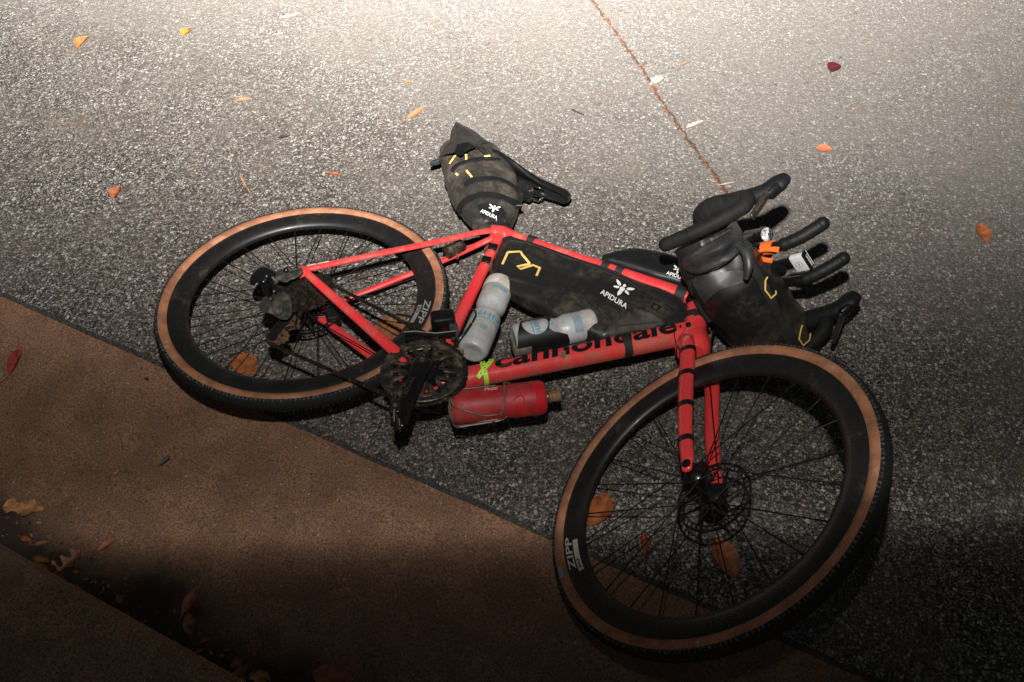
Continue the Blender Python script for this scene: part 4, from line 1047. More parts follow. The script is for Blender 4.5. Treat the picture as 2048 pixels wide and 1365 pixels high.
# red bottle in the wire cage
o, ax, d, e = bottle_axes(BO3[0], BO3[1], V(.06, .06, 0)); L = bottle_len(BO3); s = L / .203
t = thing('water_bottle', 'red water bottle in a bent wire cage under the down tube', 'water bottle', o)
body = part('bottle_body', MB().lathe([(r, h * s) for r, h in [(.001, .004), (.026, .004), (.030, .0), (.0345, .005), (.0372, .015), (.0376, .06), (.0376, .105), (.0366, .112), (.0358, .118), (.0366, .124), (.0376, .132), (.0376, .176)]], o, ax, 48, ref=d), M['red_bottle'], t)
cap = part('cap', MB().lathe([(r, h * s) for r, h in [(.0376, .176), (.0382, .1765), (.0382, .179), (.0378, .180), (.0374, .194), (.0340, .201), (.0250, .2045), (.0130, .2055)]], o, ax, 48, ref=d), M['red_cap'], t)
part('spout', MB().lathe([(r, h * s) for r, h in [(.0130, .2050), (.0132, .211), (.0105, .2125), (.0105, .216), (.0125, .2175), (.0130, .233), (.0115, .236), (.006, .2368), (.001, .234)]], o, ax, 28, ref=d), M['spout'], t)
part('spout_ring', MB().lathe([(.0134, .2045 * s), (.0142, .206 * s), (.0140, .2095 * s), (.0128, .211 * s)], o, ax, 28, ref=d), M['silver'], t)
av = ang_view(o, ax, d, e)
vs, fs = text_poly('Pedal', -.004, .45)
tilt = 1 if (e @ V(0, 0, 1)) > 0 else -1
sa = lambda x, y: o + ax * ((.072 + .030 * x) * s) + (d * math.cos(av - tilt * R_(48 + 26 * y)) + e * math.sin(av - tilt * R_(48 + 26 * y))) * .0382
part('print', MB().add([sa(x, y) for x, y in vs], fs), M['white_decal'], body, False)
# finger dent on the upper body: a raised thumb arc
part('grip_arc', MB().sweep(catmull([o + ax * (h * s) + (d * math.cos(av + R_(a)) + e * math.sin(av + R_(a))) * .0374 for h, a in ((.128, 4), (.139, -12), (.149, -12), (.152, 2), (.147, 18), (.138, 34))], 5), [.0008, .0012, .0016, .0018] + [.0018] * 18 + [.0014, .0012, .001, .0008], 8, hint=ax), M['red_cap'], body)

# ------------------------------------------------------------------ bags
def loft_bag(stations, th, ze=3.2, ze2=None, n=44):
    """stations: (upper point, lower point, half thickness) in the bicycle plane"""
    rings = []
    for a, b, h in stations:
        a, b = np.asarray(a, float), np.asarray(b, float); c = (a + b) / 2; q = (a - b) / 2; ring = []
        for j in range(n):
            t = 2 * math.pi * j / n; cc, s_ = math.cos(t), math.sin(t)
            cc = math.copysign(abs(cc) ** (2 / ze), cc); s_ = math.copysign(abs(s_) ** (2 / ze), s_)
            ring.append(c + q * cc + V(0, 0, h) * s_)
        rings.append(ring)
    return MB().loft(rings)
def dense(st_, n):
    xs = np.linspace(0, len(st_) - 1, n); k = np.arange(len(st_))
    A = np.array([np.r_[a, b, [h]] for a, b, h in st_])
    return [(V(*[np.interp(x, k, A[:, c]) for c in range(3)]), V(*[np.interp(x, k, A[:, c]) for c in range(3, 6)]), float(np.interp(x, k, A[:, 6]))) for x in xs]
def cloth(RV, RF, per, back_fn, cuts=4, wr=(.0015, 40, 3), fn=B, post=None):
    """crumpled cloth end: creased front sheet (survey point, depth) closed by a back sheet"""
    n0 = len(RV); front = [fn(u, v, z) for u, v, z in RV]; back = [back_fn(k, *RV[k]) for k in range(n0)]; m_ = len(per)
    mb = MB().add(front + back, RF + [tuple(i + n0 for i in f[::-1]) for f in RF] + [(per[k], per[(k + 1) % m_], per[(k + 1) % m_] + n0, per[k] + n0) for k in range(m_)])
    bm = bmesh.new(); bv_ = [bm.verts.new(p) for p in mb.v]
    for f in mb.f: bm.faces.new([bv_[i] for i in f])
    bmesh.ops.triangulate(bm, faces=bm.faces[:]); bmesh.ops.recalc_face_normals(bm, faces=bm.faces[:])
    bmesh.ops.subdivide_edges(bm, edges=bm.edges[:], cuts=cuts, use_grid_fill=True, smooth=post or 0); bmesh.ops.triangulate(bm, faces=bm.faces[:])
    if post:
        for _ in range(3): bmesh.ops.smooth_vert(bm, verts=bm.verts[:], factor=.5, use_axis_x=True, use_axis_y=True, use_axis_z=True)
    bm.verts.index_update(); out = MB().add([tuple(v.co) for v in bm.verts], [tuple(v.index for v in f.verts) for f in bm.faces]); bm.free()
    return wrinkle(out, *wr)
# frame bag inside the main triangle
ZB = .030
stn = [((-.130, .520, 0), (-.082, .372, 0), .018), ((-.118, .528, 0), (-.058, .352, 0), .027), ((-.05, .533, 0), (.00, .345, 0), .030), ((.05, .541, 0), (.075, .340, 0), .031), ((.13, .546, 0), (.150, .332, 0), .031), ((.19, .550, 0), (.215, .320, 0), .031), ((.25, .553, 0), (.268, .326, 0), .030), ((.30, .556, 0), (.320, .386, 0), .028), ((.345, .555, 0), (.362, .436, 0), .024), ((.380, .545, 0), (.392, .475, 0), .017), ((.398, .530, 0), (.404, .500, 0), .010)]
fbg = thing('frame_bag', 'black triangular frame bag filling the space under the red top tube', 'bag', (.13, .44, 0))
mbag = loft_bag(dense(stn, 150), ZB, 4.2, n=200)
mbag = wrinkle(mbag, .007, 10, 3.0, .0050, 19)
def folds(mb, segs):
    S_ = [(B(*a, .03), B(*b, .03), am, sg) for a, b, am, sg in segs]
    def f(p):
        if p[2] < .004: return p
        for a, b, am, sg in S_:
            d = b - a; t = max(0, min(1, ((p - a)[:2] @ d[:2]) / (d[:2] @ d[:2]))); q = a + d * t
            side = ((p - q)[0] * d[1] - (p - q)[1] * d[0]) / np.linalg.norm(d[:2]); r = np.linalg.norm((p - q)[:2])
            p = p + V(0, 0, am * math.exp(-(r / sg) ** 2) * math.sin(math.pi * min(1, max(0, t * .8 + .1))) * (1 if side > 0 else .35))
        return p
    return mb.mapv(f)
mbag = folds(mbag, [((1008, 502), (1085, 524), .006, .011), ((1078, 508), (1192, 562), .007, .012), ((1092, 548), (1178, 548), .005, .009), ((1000, 548), (1066, 566), .005, .010), ((1176, 566), (1216, 642), .006, .011), ((1236, 604), (1345, 642), .005, .010), ((1130, 575), (1200, 640), -.005, .010), ((1040, 520), (1060, 562), -.004, .010), ((1260, 625), (1300, 590), .004, .009)])
body = part('bag_body', mbag, M['bag'], fbg); T_FB = bvh(body)
# muddy lower panel + seam lines + flap over the zip
def surf_ribbon(tree, pts, wid, lift=.0012, th=.0010, n=8, fb_=0.03):
    q = catmull([np.array([u, v, 0.0]) for u, v in pts], n); P = []; Nn = []
    for p in q:
        h = hit(tree, p[0], p[1])
        if h is None: P.append(B(p[0], p[1], fb_)); Nn.append(V(0, 0, 1))
        else:
            nn = h[1] if h[1] @ (CAMB - h[0]) > 0 else -h[1]; P.append(h[0] + nn * lift); Nn.append(nn)
    return MB().ribbon(P, Nn, wid, th)
part('seam', surf_ribbon(T_FB, [(986, 552), (1030, 562), (1090, 578), (1150, 592), (1185, 612), (1215, 640)], .0022), M['strap'], body)
part('zip_flap', surf_ribbon(T_FB, [(1008, 478), (1060, 488), (1130, 513), (1190, 534), (1250, 560), (1310, 592), (1355, 617)], .013, .0016, .0012), M['strap'], body)
part('seam', surf_ribbon(T_FB, [(1240, 652), (1290, 648), (1340, 640), (1380, 622)], .002), M['strap'], body)
# yellow daisy-chain loops
def loops(tree, segs, wid, parent, lift=.0035, fb_=.03):
    for pts in segs:
        part('loop', surf_ribbon(tree, pts, wid, lift, .0012, 1 if len(pts) > 2 else 4, fb_), M['yellow'], parent)
loops(T_FB, [[(1005, 531), (1016, 507)], [(1016, 507), (1041, 506)], [(1041, 506), (1060, 530)], [(1060, 530), (1034, 536), (1040, 541), (1066, 533), (1080, 539)], [(1080, 538), (1073, 554)]], .0062, body)
part('lettering', decal_text(T_FB, 'APIDURA', (1200, 588), (1252, 619), (4, -9.5), .0012, .012, 0, 1.0), M['white_decal'], body, False, label='white maker lettering on the bag side')
part('emblem', bee(T_FB, (1241.5, 583), 23, 32, .0012), M['white_decal'], body, False)
# straps round the tubes
def strap_round(p, d, r, w_, parent, ma='strap', grow=.002, name='strap'):
    d = unit(d); return part(name, MB().sweep([np.asarray(p) - d * w_ / 2, np.asarray(p) + d * w_ / 2], [tuple(x + grow for x in r)] * 2, 22), M[ma], parent)
for u0, v0 in ((1068, 480), (1215, 532), (1240, 546)):
    p = B(u0, v0, 0); p = TT0 + ttd * ((p - TT0) @ ttd); strap_round(p, ttd, (.0185, .0165), .020, fbg)
p = DT0 + axd * s_of(1258, 690); strap_round(p, axd, (.0262, .0268), .019, fbg, 'strap', .0022)
std = unit(V(-.158, .552, 0))
for L_ in (.478, .424):
    p = std * L_; sp_ = strap_round(p, std, (.0148, .0152), .013, fbg, 'strap', .0018)
    part('buckle', MB().box(p + V(.004, .002, .0185), (std, np.cross(V(0, 0, 1), std), V(0, 0, 1)), (.009, .011, .004), .4), M['gloss_black'], fbg)
    part('rubber_loop', MB().sweep([p - std * .006, p + std * .006], [(.0195, .0200)] * 2, 20), mat('rubber_brown', (.10, .065, .045), .6), sp_)
p = B(1385, 598, .02)
part('buckle', MB().box(p, (ttd, V(0, 0, 1), np.cross(ttd, V(0, 0, 1))), (.014, .006, .010), .35), M['gloss_black'], fbg)
part('buckle', MB().box(B(1390, 628, .022), (unit(V(.8, -.5, 0)), V(0, 0, 1), unit(V(.5, .8, 0))), (.013, .005, .009), .35), M['strap'], fbg)
part('strap', MB().sweep([HTB + SAX * .072, HTB + SAX * .090], [(.0295, .0295)] * 2, 22), M['strap'], fbg)
# zip pull
zp = surf(T_FB, 1311, 615, .004, .025)
part('zip_pull', MB().sweep([zp + V(-.008, .006, 0), zp + V(-.007, -.010, 0), zp + V(.006, -.012, 0), zp + V(.010, .004, 0)], .0018, 8).sweep([zp + V(-.010, .006, 0), zp + V(.012, .005, 0)], .0016, 8), M['gloss_black'], body)
# top tube bag
tbg = thing('top_tube_bag', 'low black pouch on top of the red top tube behind the stem', 'bag', (.25, .60, 0))
stt = [((.122, .602, 0), (.126, .578, 0), .010), ((.140, .622, 0), (.145, .578, 0), .020), ((.175, .660, 0), (.185, .582, 0), .023), ((.21, .676, 0), (.225, .586, 0), .025), ((.25, .684, 0), (.262, .590, 0), .026), ((.29, .690, 0), (.300, .596, 0), .026), ((.325, .690, 0), (.335, .602, 0), .024), ((.34, .675, 0), (.345, .615, 0), .016)]
mbag = wrinkle(loft_bag(dense(stt, 40), .025, 3.2, n=44), .004, 16, 8.0, .001, 50)
tb = part('bag_body', mbag, M['bag_gloss'], tbg); T_TB = bvh(tb)
part('lettering', decal_text(T_TB, 'APIDURA', (1332, 549), (1374, 563), (2, -6.5), .001, .012, 0), M['white_decal'], tb, False)
part('emblem', bee(T_TB, (1356, 543), 13, 18, .001), M['white_decal'], tb, False)
part('zip', surf_ribbon(T_TB, [(1225, 520), (1265, 532), (1310, 545), (1335, 552)], .004, .001, .0008), M['strap'], tb)
# saddle bag
sbg = thing('saddle_bag', 'black roll top saddle bag with yellow loops hanging under the saddle', 'bag', (-.19, .56, 0))
SB = [((945, 457), (1026, 451), .022), ((917, 424), (1034, 430), .040), ((897, 393), (1041, 395), .055), ((888, 360), (1036, 365), .064), ((883, 335), (1024, 343), .068), ((879, 312), (1006, 315), .060), ((884, 298), (988, 299), .036), ((900, 280), (968, 279), .012), ((906, 268), (945, 268), .004)]
sts = [(B(*l, 0), B(*r, 0), h) for l, r, h in SB]
# keep the silhouette: the section is an ellipse, so shrink in-plane extents by what its thickness adds
ax_s = unit((sts[-2][0] + sts[-2][1]) / 2 - (sts[0][0] + sts[0][1]) / 2)
mbag = loft_bag(dense(sts, 60), .06, 2.5, n=60)
mbag = wrinkle(mbag, .007, 12, 1.0, .008, 19)
sb = part('bag_body', mbag, M['bag_mud'], sbg); T_SB = bvh(sb)
# shiny rolled closure over the top third
RV = [(911, 240, .030), (901, 259, .022), (900, 277, .034), (885, 294, .022), (876, 311, -.005), (893, 303, .062), (908, 300, .078), (921, 306, .086), (938, 294, .088), (955, 288, .078), (966, 300, .072), (985, 309, .040), (985, 292, .020), (970, 276, .022), (952, 261, .022), (930, 250, .026), (912, 262, .058), (914, 284, .088), (926, 268, .056), (938, 279, .080), (950, 272, .052)]
RF = [(0, 1, 16), (1, 2, 16), (2, 17, 16), (2, 3, 5), (3, 4, 5), (2, 5, 6), (2, 6, 17), (6, 7, 17), (0, 16, 15), (16, 18, 15), (16, 17, 18), (17, 19, 18), (17, 7, 19), (7, 8, 19), (18, 20, 15), (15, 20, 14), (18, 19, 20), (19, 8, 9), (19, 9, 20), (20, 9, 13), (20, 13, 14), (9, 10, 12), (9, 12, 13), (10, 11, 12)]
roll = cloth(RV, RF, list(range(16)), lambda k, u, v, z: B(925 + (u - 925) * .93, 285 + (v - 285) * .93, -.045 if 3 < k < 15 else -.02), 5, (.0008, 30, 3), lambda u, v, z: B(u, v + 6, z + .010), None)
ro_ = part('roll_closure', roll, M['bag_cloth'], sbg)
part('closure_loop', MB().sweep(catmull([B(950, 296, .080), B(962, 284, .078), B(977, 287, .062), B(983, 300, .052), B(976, 311, .056)], 6), [(.0016, .007)] * 25, 10, hint=(.3, .3, 1)), M['strap'], ro_)
for pts, wd in (([(906, 345), (912, 335), (935, 325), (965, 320), (1000, 322)], .014), ([(930, 372), (950, 362), (985, 360), (1010, 366), (1032, 380)], .019), ([(918, 424), (932, 404), (965, 392), (1000, 396), (1040, 412)], .022)):
    part('strap', surf_ribbon(T_SB, pts, wd, .0030, .0024, 8, .05), M['strap_black'], sbg)
spn = part('side_panel', decal_poly(T_SB, [(955, 411), (968, 407), (986, 407), (1004, 415), (1012, 428), (1008, 440), (996, 447), (976, 449), (966, 438)], .0016, .05, sub=3), M['bag_gloss'], sb); T_SB2 = bvh(spn)
loops(T_SB, [[(901, 330), (909, 317)], [(909, 317), (920, 307)], [(920, 307), (933, 313)], [(933, 313), (933, 322)], [(934, 343), (938, 350)], [(938, 349), (944, 357)], [(913, 349), (917, 353)], [(968, 316), (980, 314)]], .0060, sb, .004, .06)
part('lettering', decal_text(T_SB, 'APIDURA', (961, 426), (993, 441), (2.4, -6.4), .0036, .016, 0, fb=.06), M['white_decal'], sb, False)
part('emblem', bee(T_SB, (987, 421), 12.5, 18, .0036, .06), M['white_decal'], sb, False)
part('strap_end', MB().box(B(872, 325, .02), (B(890, 322, .02) - B(865, 326, .02), V(0, 0, 1), (0, 1, 0)), (.014, .008, .008), .4), M['strap'], sbg)
# handlebar roll bag
hbg = thing('handlebar_bag', 'large black roll bag strapped under the handlebar above the front wheel', 'bag', st(V(.512, .585, 0)))
HC = V(.512, .587, 0); rings = []
for k in range(64):
    t = k / 63; z = -.205 + .385 * t
    r = lerp([0, .02, .06, .2, .5, .72, .82, .9, 1], [.046, .066, .080, .090, .092, .089, .083, .076, .068], t)
    fl = lerp([0, .70, .80, .90, .96, 1], [1, 1, .85, .50, .26, .14], t)
    ring = []
    for j in range(56):
        a = 2 * math.pi * j / 56
        q = V(r * 1.05 * math.cos(a), r * fl * math.sin(a), 0)
        rt_ = R_(22) ; q = V(q[0] * math.cos(rt_) - q[1] * math.sin(rt_), q[0] * math.sin(rt_) + q[1] * math.cos(rt_), 0)
        ring.append(HC + q + V(0, 0, z))
    rings.append(ring)
hbm = MB().loft(rings)
def hbw(p):
    d = p - HC; n_ = unit(V(d[0], d[1], 0)); a = math.atan2(d[1], d[0]); z = d[2]
    g = max(0.0, (z - .02) / .16)
    return p + n_ * ((.007 * noise.noise(Vector(p * 11)) - .006 * abs(noise.noise(Vector(p * 17)))) + g * .009 * math.sin(a * 5 + 1.2 + z * 12) * (1 if z < .15 else .4) - .004 * abs(noise.noise(Vector(p * 26)))) + V(0, 0, .006 * noise.noise(Vector(p * 9)))
hbm.mapv(hbw).mapv(st)
M['bag_roll'] = mat('bag_roll_fabric', (.0085, .0088, .0092), .36, var=.15, dust=((.040, .031, .024), .50, .76, 9), bump=(700, .1, .001), spec=.35, splash=((S @ (HC - HTB) + HTB) - st(V(.512, .585, 0)), S @ V(0, .35, .94), -.13, -.03, 14, -.6, (.085, .058, .036)))
hbb = part('bag_body', hbm, M['bag_roll'], hbg); T_HB = bvh(hbb)
# rolled end: the folded lip lying over the right-hand end
LV = [(1355, 524, .142), (1372, 508, .160), (1395, 494, .172), (1420, 484, .176), (1443, 470, .174), (1460, 452, .166), (1474, 440, .150), (1484, 460, .146), (1486, 486, .144), (1479, 507, .146), (1462, 522, .150), (1440, 535, .150), (1415, 545, .150), (1390, 550, .146), (1368, 542, .140),
      (1385, 516, .190), (1416, 504, .203), (1444, 492, .205), (1464, 474, .190), (1398, 533, .166), (1438, 517, .166), (1466, 500, .156)]
LF = [(0, 1, 15), (1, 2, 15), (2, 16, 15), (2, 3, 16), (3, 17, 16), (3, 4, 17), (4, 5, 18), (4, 18, 17), (5, 6, 18), (6, 7, 18), (7, 8, 18), (8, 21, 18), (18, 21, 17), (17, 21, 20), (17, 20, 16), (16, 20, 19), (16, 19, 15), (15, 19, 14), (0, 15, 14), (14, 19, 13), (19, 12, 13), (19, 20, 12), (20, 11, 12), (20, 21, 10), (20, 10, 11), (21, 9, 10), (21, 8, 9)]
lip = cloth(LV, LF, list(range(15)), lambda k, u, v, z: F(u * .93 + 1425 * .07, v * .93 + 505 * .07, .10), 4, (.0035, 26, 5), F, .12)
part('rolled_lip', lip.mapv(st), M['bag_light'], hbb)
pnl = [(1383, 560), (1400, 552), (1440, 545), (1478, 540), (1500, 546), (1498, 562), (1470, 570), (1440, 580), (1418, 597), (1412, 606), (1400, 590)]
part('pale_panel', decal_poly(T_HB, pnl, .0030, .1, sub=5), M['bag_light'], hbb)
part('buckle', MB().box(surf(T_HB, 1413, 538, .008, .15), (1, .3, 0) and ((V(1, .4, 0)), V(-.4, 1, 0), V(0, 0, 1)), (.008, .012, .004), .4), M['gloss_black'], hbg)
part('strap', surf_ribbon(T_HB, [(1487, 500), (1500, 530), (1520, 560), (1540, 600), (1560, 640), (1590, 680)], .022, .003, .0016, 8, .08), M['strap'], hbg)
part('strap', surf_ribbon(T_HB, [(1378, 560), (1386, 590), (1400, 618), (1420, 645)], .010, .0016, .0012, 8, .05), M['strap'], hbg)
loops(T_HB, [[(1531, 555), (1527, 562)], [(1527, 562), (1527, 580)], [(1527, 580), (1538, 596)], [(1538, 596), (1548, 588)], [(1548, 588), (1547, 582)]], .0035, hbb, .006, .06)
loops(T_HB, [[(1600, 651), (1597, 660)], [(1597, 660), (1594, 676)], [(1594, 676), (1602, 690)], [(1602, 690), (1614, 680)], [(1614, 680), (1616, 668)]], .0035, hbb, .006, -.14)
q = catmull([F(1476, 488, .158), F(1492, 506, .146), F(1497, 532, .128), F(1492, 556, .110)], 6); nq = len(q)
part('fold', MB().sweep(q, [(.004 + .006 * math.sin(math.pi * k / nq), .008 + .003 * math.sin(math.pi * k / nq)) for k in range(nq)], 14, hint=(0, 0, 1), round_=True).mapv(st), M['bag_light'], hbb)
part('white_line', surf_ribbon(T_FRAME, [(615, 532), (632, 528.5), (658, 523.5)], .0036, .0006, .0004, 5, .06), M['white_decal'], frame)  # thin white line along the upper side of the seat stay
part('seam', surf_ribbon(T_FRAME, [(1350, 646), (1348, 658), (1350, 680), (1354, 706)], .0026, .0006, .0004, 6, .02), M['black_decal'], frame)

# ------------------------------------------------------------------ things fixed to the bicycle
# headlight
hc = V(.5640, .7110, .062)
hl = thing('headlight', 'small round black headlight with a chrome reflector beside the handlebar', 'light', st(hc))
part('housing', MB().lathe([(.001, -.075), (.012, -.074), (.0155, -.068), (.0160, -.02), (.0178, -.012), (.0188, -.002), (.0188, .002), (.0165, .0022), (.0160, -.001)], hc, (.93, -.28, .20), 32, caps=False).mapv(st), M['gloss_black'], hl)
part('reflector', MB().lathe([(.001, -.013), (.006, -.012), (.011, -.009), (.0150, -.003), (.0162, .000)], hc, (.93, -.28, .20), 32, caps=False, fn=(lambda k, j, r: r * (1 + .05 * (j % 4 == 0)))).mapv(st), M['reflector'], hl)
part('lens', MB().lathe([(.0162, .0006), (.0150, .0022), (.009, .0036), (.001, .0042)], hc, (.93, -.28, .20), 32, caps=False).mapv(st), M['glass'], hl)
part('bracket', MB().box(hc + V(-.04, -.018, .0), ((1, 0, 0), (0, 1, 0), (0, 0, 1)), (.014, .018, .010), .3).mapv(st), M['gloss_black'], hl)
# computer
cc_ = F(1600, 525, 0)
cpu = thing('bicycle_computer', 'white backed cycling computer held between the two handlebar extensions', 'bike computer', st(cc_))
AX = (unit(V(.99, .12, 0)), unit(V(-.12, .99, 0)), V(0, 0, 1))
cb = part('casing', MB().box(cc_, AX, (.0165, .0075, .0225), .45).mapv(st), M['computer'], cpu)
fr = part('front_edge', MB().box(cc_ + AX[0] * .0175 + AX[1] * .002, AX, (.0035, .0090, .0232), .5).mapv(st), M['gloss_black'], cpu)
T_C = bvh(cb)
ring = MB().lathe([(.0072, 0), (.0072, .0006), (.0084, .0006), (.0084, 0)], cc_ - AX[1] * .0075, -AX[1], 30, closed=True).mapv(st)
part('mount_ring', ring, M['grey_decal'], cb)
part('slot', MB().box(cc_ - AX[1] * .0077, (AX[2], AX[0], AX[1]), (.0040, .0007, .0003), .2).mapv(st), M['black_decal'], cb)
vs, fs = text_poly('GARMIN', .02)
part('lettering', MB().add([st(cc_ + AX[0] * .0216 - AX[1] * .0030 + AX[2] * (.0165 - .033 * x) + AX[1] * (y * .0115)) for x, y in vs], fs), M['white_decal'], fr, False)
part('edge_line', MB().sweep([cc_ + AX[0] * .0205 + AX[1] * .0105 + AX[2] * z for z in (-.022, 0, .022)], .0008, 6).mapv(st), M['white_decal'], fr)
part('mount_arm', MB().sweep([V(.475, .668, .004), V(.56, .664, .004), V(.612, .672, .002)], [(.010, .004), (.009, .004), (.014, .004)], 10).mapv(st), M['gloss_black'], cpu)
part('mount_disc', MB().lathe([(.015, 0), (.017, .002), (.017, .007), (.012, .009), (.004, .009)], V(.588, .655, .0), -AX[1], 30).mapv(st), M['gloss_black'], cpu)
# orange strap round the right extension
osg = thing('orange_strap', 'bright orange strap knotted round a handlebar extension', 'strap', st(V(.585, .668, .056)))
apc = [V(.574, .669, .056), V(.590, .668, .056)]
part('wrap', MB().sweep([V(.570, .669, .056), V(.5975, .668, .056)], [.0160, .0165], 20, hint=(0, 1, 0)).mapv(st), M['orange'], osg)
tail = catmull([F(1558, 500, .070), F(1545, 499, .072), F(1530, 500, .072), F(1515, 505, .070), F(1503, 513, .066)], 5)
part('tail', MB().ribbon(tail, [V(0, -.6, .8)] * len(tail), [.013 - .011 * (k / (len(tail) - 1)) ** 1.5 for k in range(len(tail))], .0014).mapv(st), M['orange'], osg)
tail = catmull([F(1505, 512, .064), F(1518, 517, .066), F(1530, 520, .066), F(1545, 522, .064)], 5)
part('tail', MB().ribbon(tail, [V(0, -.6, .8)] * len(tail), .011, .0014).mapv(st), M['orange'], osg)
# green strap on the down tube
gsg = thing('rubber_strap', 'lime green rubber strap with holes round the red down tube', 'strap', B(970, 745, .02))
def dt_strap(pts, w_):
    P = [on_dt(s_of(u, v) if True else 0, c, .0025) for u, v, c in pts]; Nn = [unit(p - (DT0 + axd * ((p - DT0) @ axd))) for p in P]
    return P, Nn
holes = MB()
for ci, (pts, wd) in enumerate((([(966, 722, .026), (967, 728, .020), (969, 738, .010), (971, 748, .0), (974, 758, -.010), (977, 767, -.020)], .0125), ([(984, 722, .024), (987, 730, .016), (986, 740, .008), (981, 750, .0), (972, 762, -.010), (962, 774, -.022)], .0110))):
    P, Nn = dt_strap(pts, wd); q = catmull(P, 5); qn = catmull(Nn, 5)
    q = [p + unit(n_) * (.0016 * ci) for p, n_ in zip(q, qn)]
    part('band', MB().ribbon(q, [unit(n_) for n_ in qn], wd, .0022), M['green'], gsg)
    for k in range(2, len(q) - 1, 4):
        n_ = unit(qn[k]); holes.lathe([(.0001, .0025), (.0017, .0025), (.0017, .0023)], q[k], n_, 12)
part('hole', holes, mat('strap_hole', (.05, .09, .01), .7), gsg)
part('band', MB().sweep([DT0 + axd * (s_of(972, 748) - .005), DT0 + axd * (s_of(972, 748) + .005)], [(.0262, .0255)] * 2, 24), M['green'], gsg)
# tail light on the far seat stay
tl = thing('tail_light', 'mud covered tail light strapped to the far seat stay by the rear tyre', 'light', B(910, 500, -.03))
Ls = unit(B(940, 486, -.028) - B(890, 508, -.030)); Ln = np.cross(V(0, 0, 1), Ls)
c_ = B(909, 499, -.016)
bl = part('housing', MB().box(c_, (Ls, Ln, V(0, 0, 1)), (.030, .016, .013), .45), M['lamp_red'], tl)
part('lens', MB().box(c_ + V(0, 0, .012) + Ln * -.003, (Ls, Ln, V(0, 0, 1)), (.021, .006, .003), .5), mat('tail_lens_face', (.05, .040, .025), .3, var=.2, dust=((.11, .085, .055), .46, .7, 40)), bl)
part('rubber_band', MB().sweep([B(928, 493, -.028) - Ls * .0016, B(928, 493, -.028) + Ls * .0016], [(.012, .013)] * 2, 16).sweep([B(912, 512, -.028) - Ls * .0016, B(912, 512, -.028) + Ls * .0016], [(.010, .012)] * 2, 16), M['rust'], tl)

# ------------------------------------------------------------------ fallen leaves and twigs
def leaf_mat(name, c, dark=.5):
    ma, nt, b = newmat(name); co = N(nt, 'ShaderNodeTexCoord').outputs['Object']
    f = noise_n(nt, co, 60, 5, .6); f2 = noise_n(nt, co, 260, 3)
    cc = mixc(nt, ramp(nt, f, .40, .66), c, tuple(x * dark for x in c)); cc = mixc(nt, ramp(nt, f2, .58, .72, 0, .6), cc, tuple(x * .35 for x in c))
    nt.links.new(cc, b.inputs['Base Color']); b.inputs['Roughness'].default_value = .6
    return ma
LM = {'orange': leaf_mat('leaf_orange', (.34, .098, .024)), 'red': leaf_mat('leaf_red', (.26, .035, .018)), 'yellow': leaf_mat('leaf_yellow', (.30, .135, .03)),
      'brown': leaf_mat('leaf_brown', (.24, .10, .035)), 'salmon': leaf_mat('leaf_salmon', (.42, .125, .055), .8), 'cream': leaf_mat('leaf_cream', (.36, .295, .225), .85),
      'dark': leaf_mat('leaf_dark', (.035, .022, .016)), 'maroon': leaf_mat('leaf_maroon', (.07, .006, .010)), 'straw': leaf_mat('leaf_straw', (.50, .225, .085)), 'green': leaf_mat('leaf_green', (.22, .25, .05)), 'redbrown': leaf_mat('leaf_redbrown', (.30, .085, .035))}
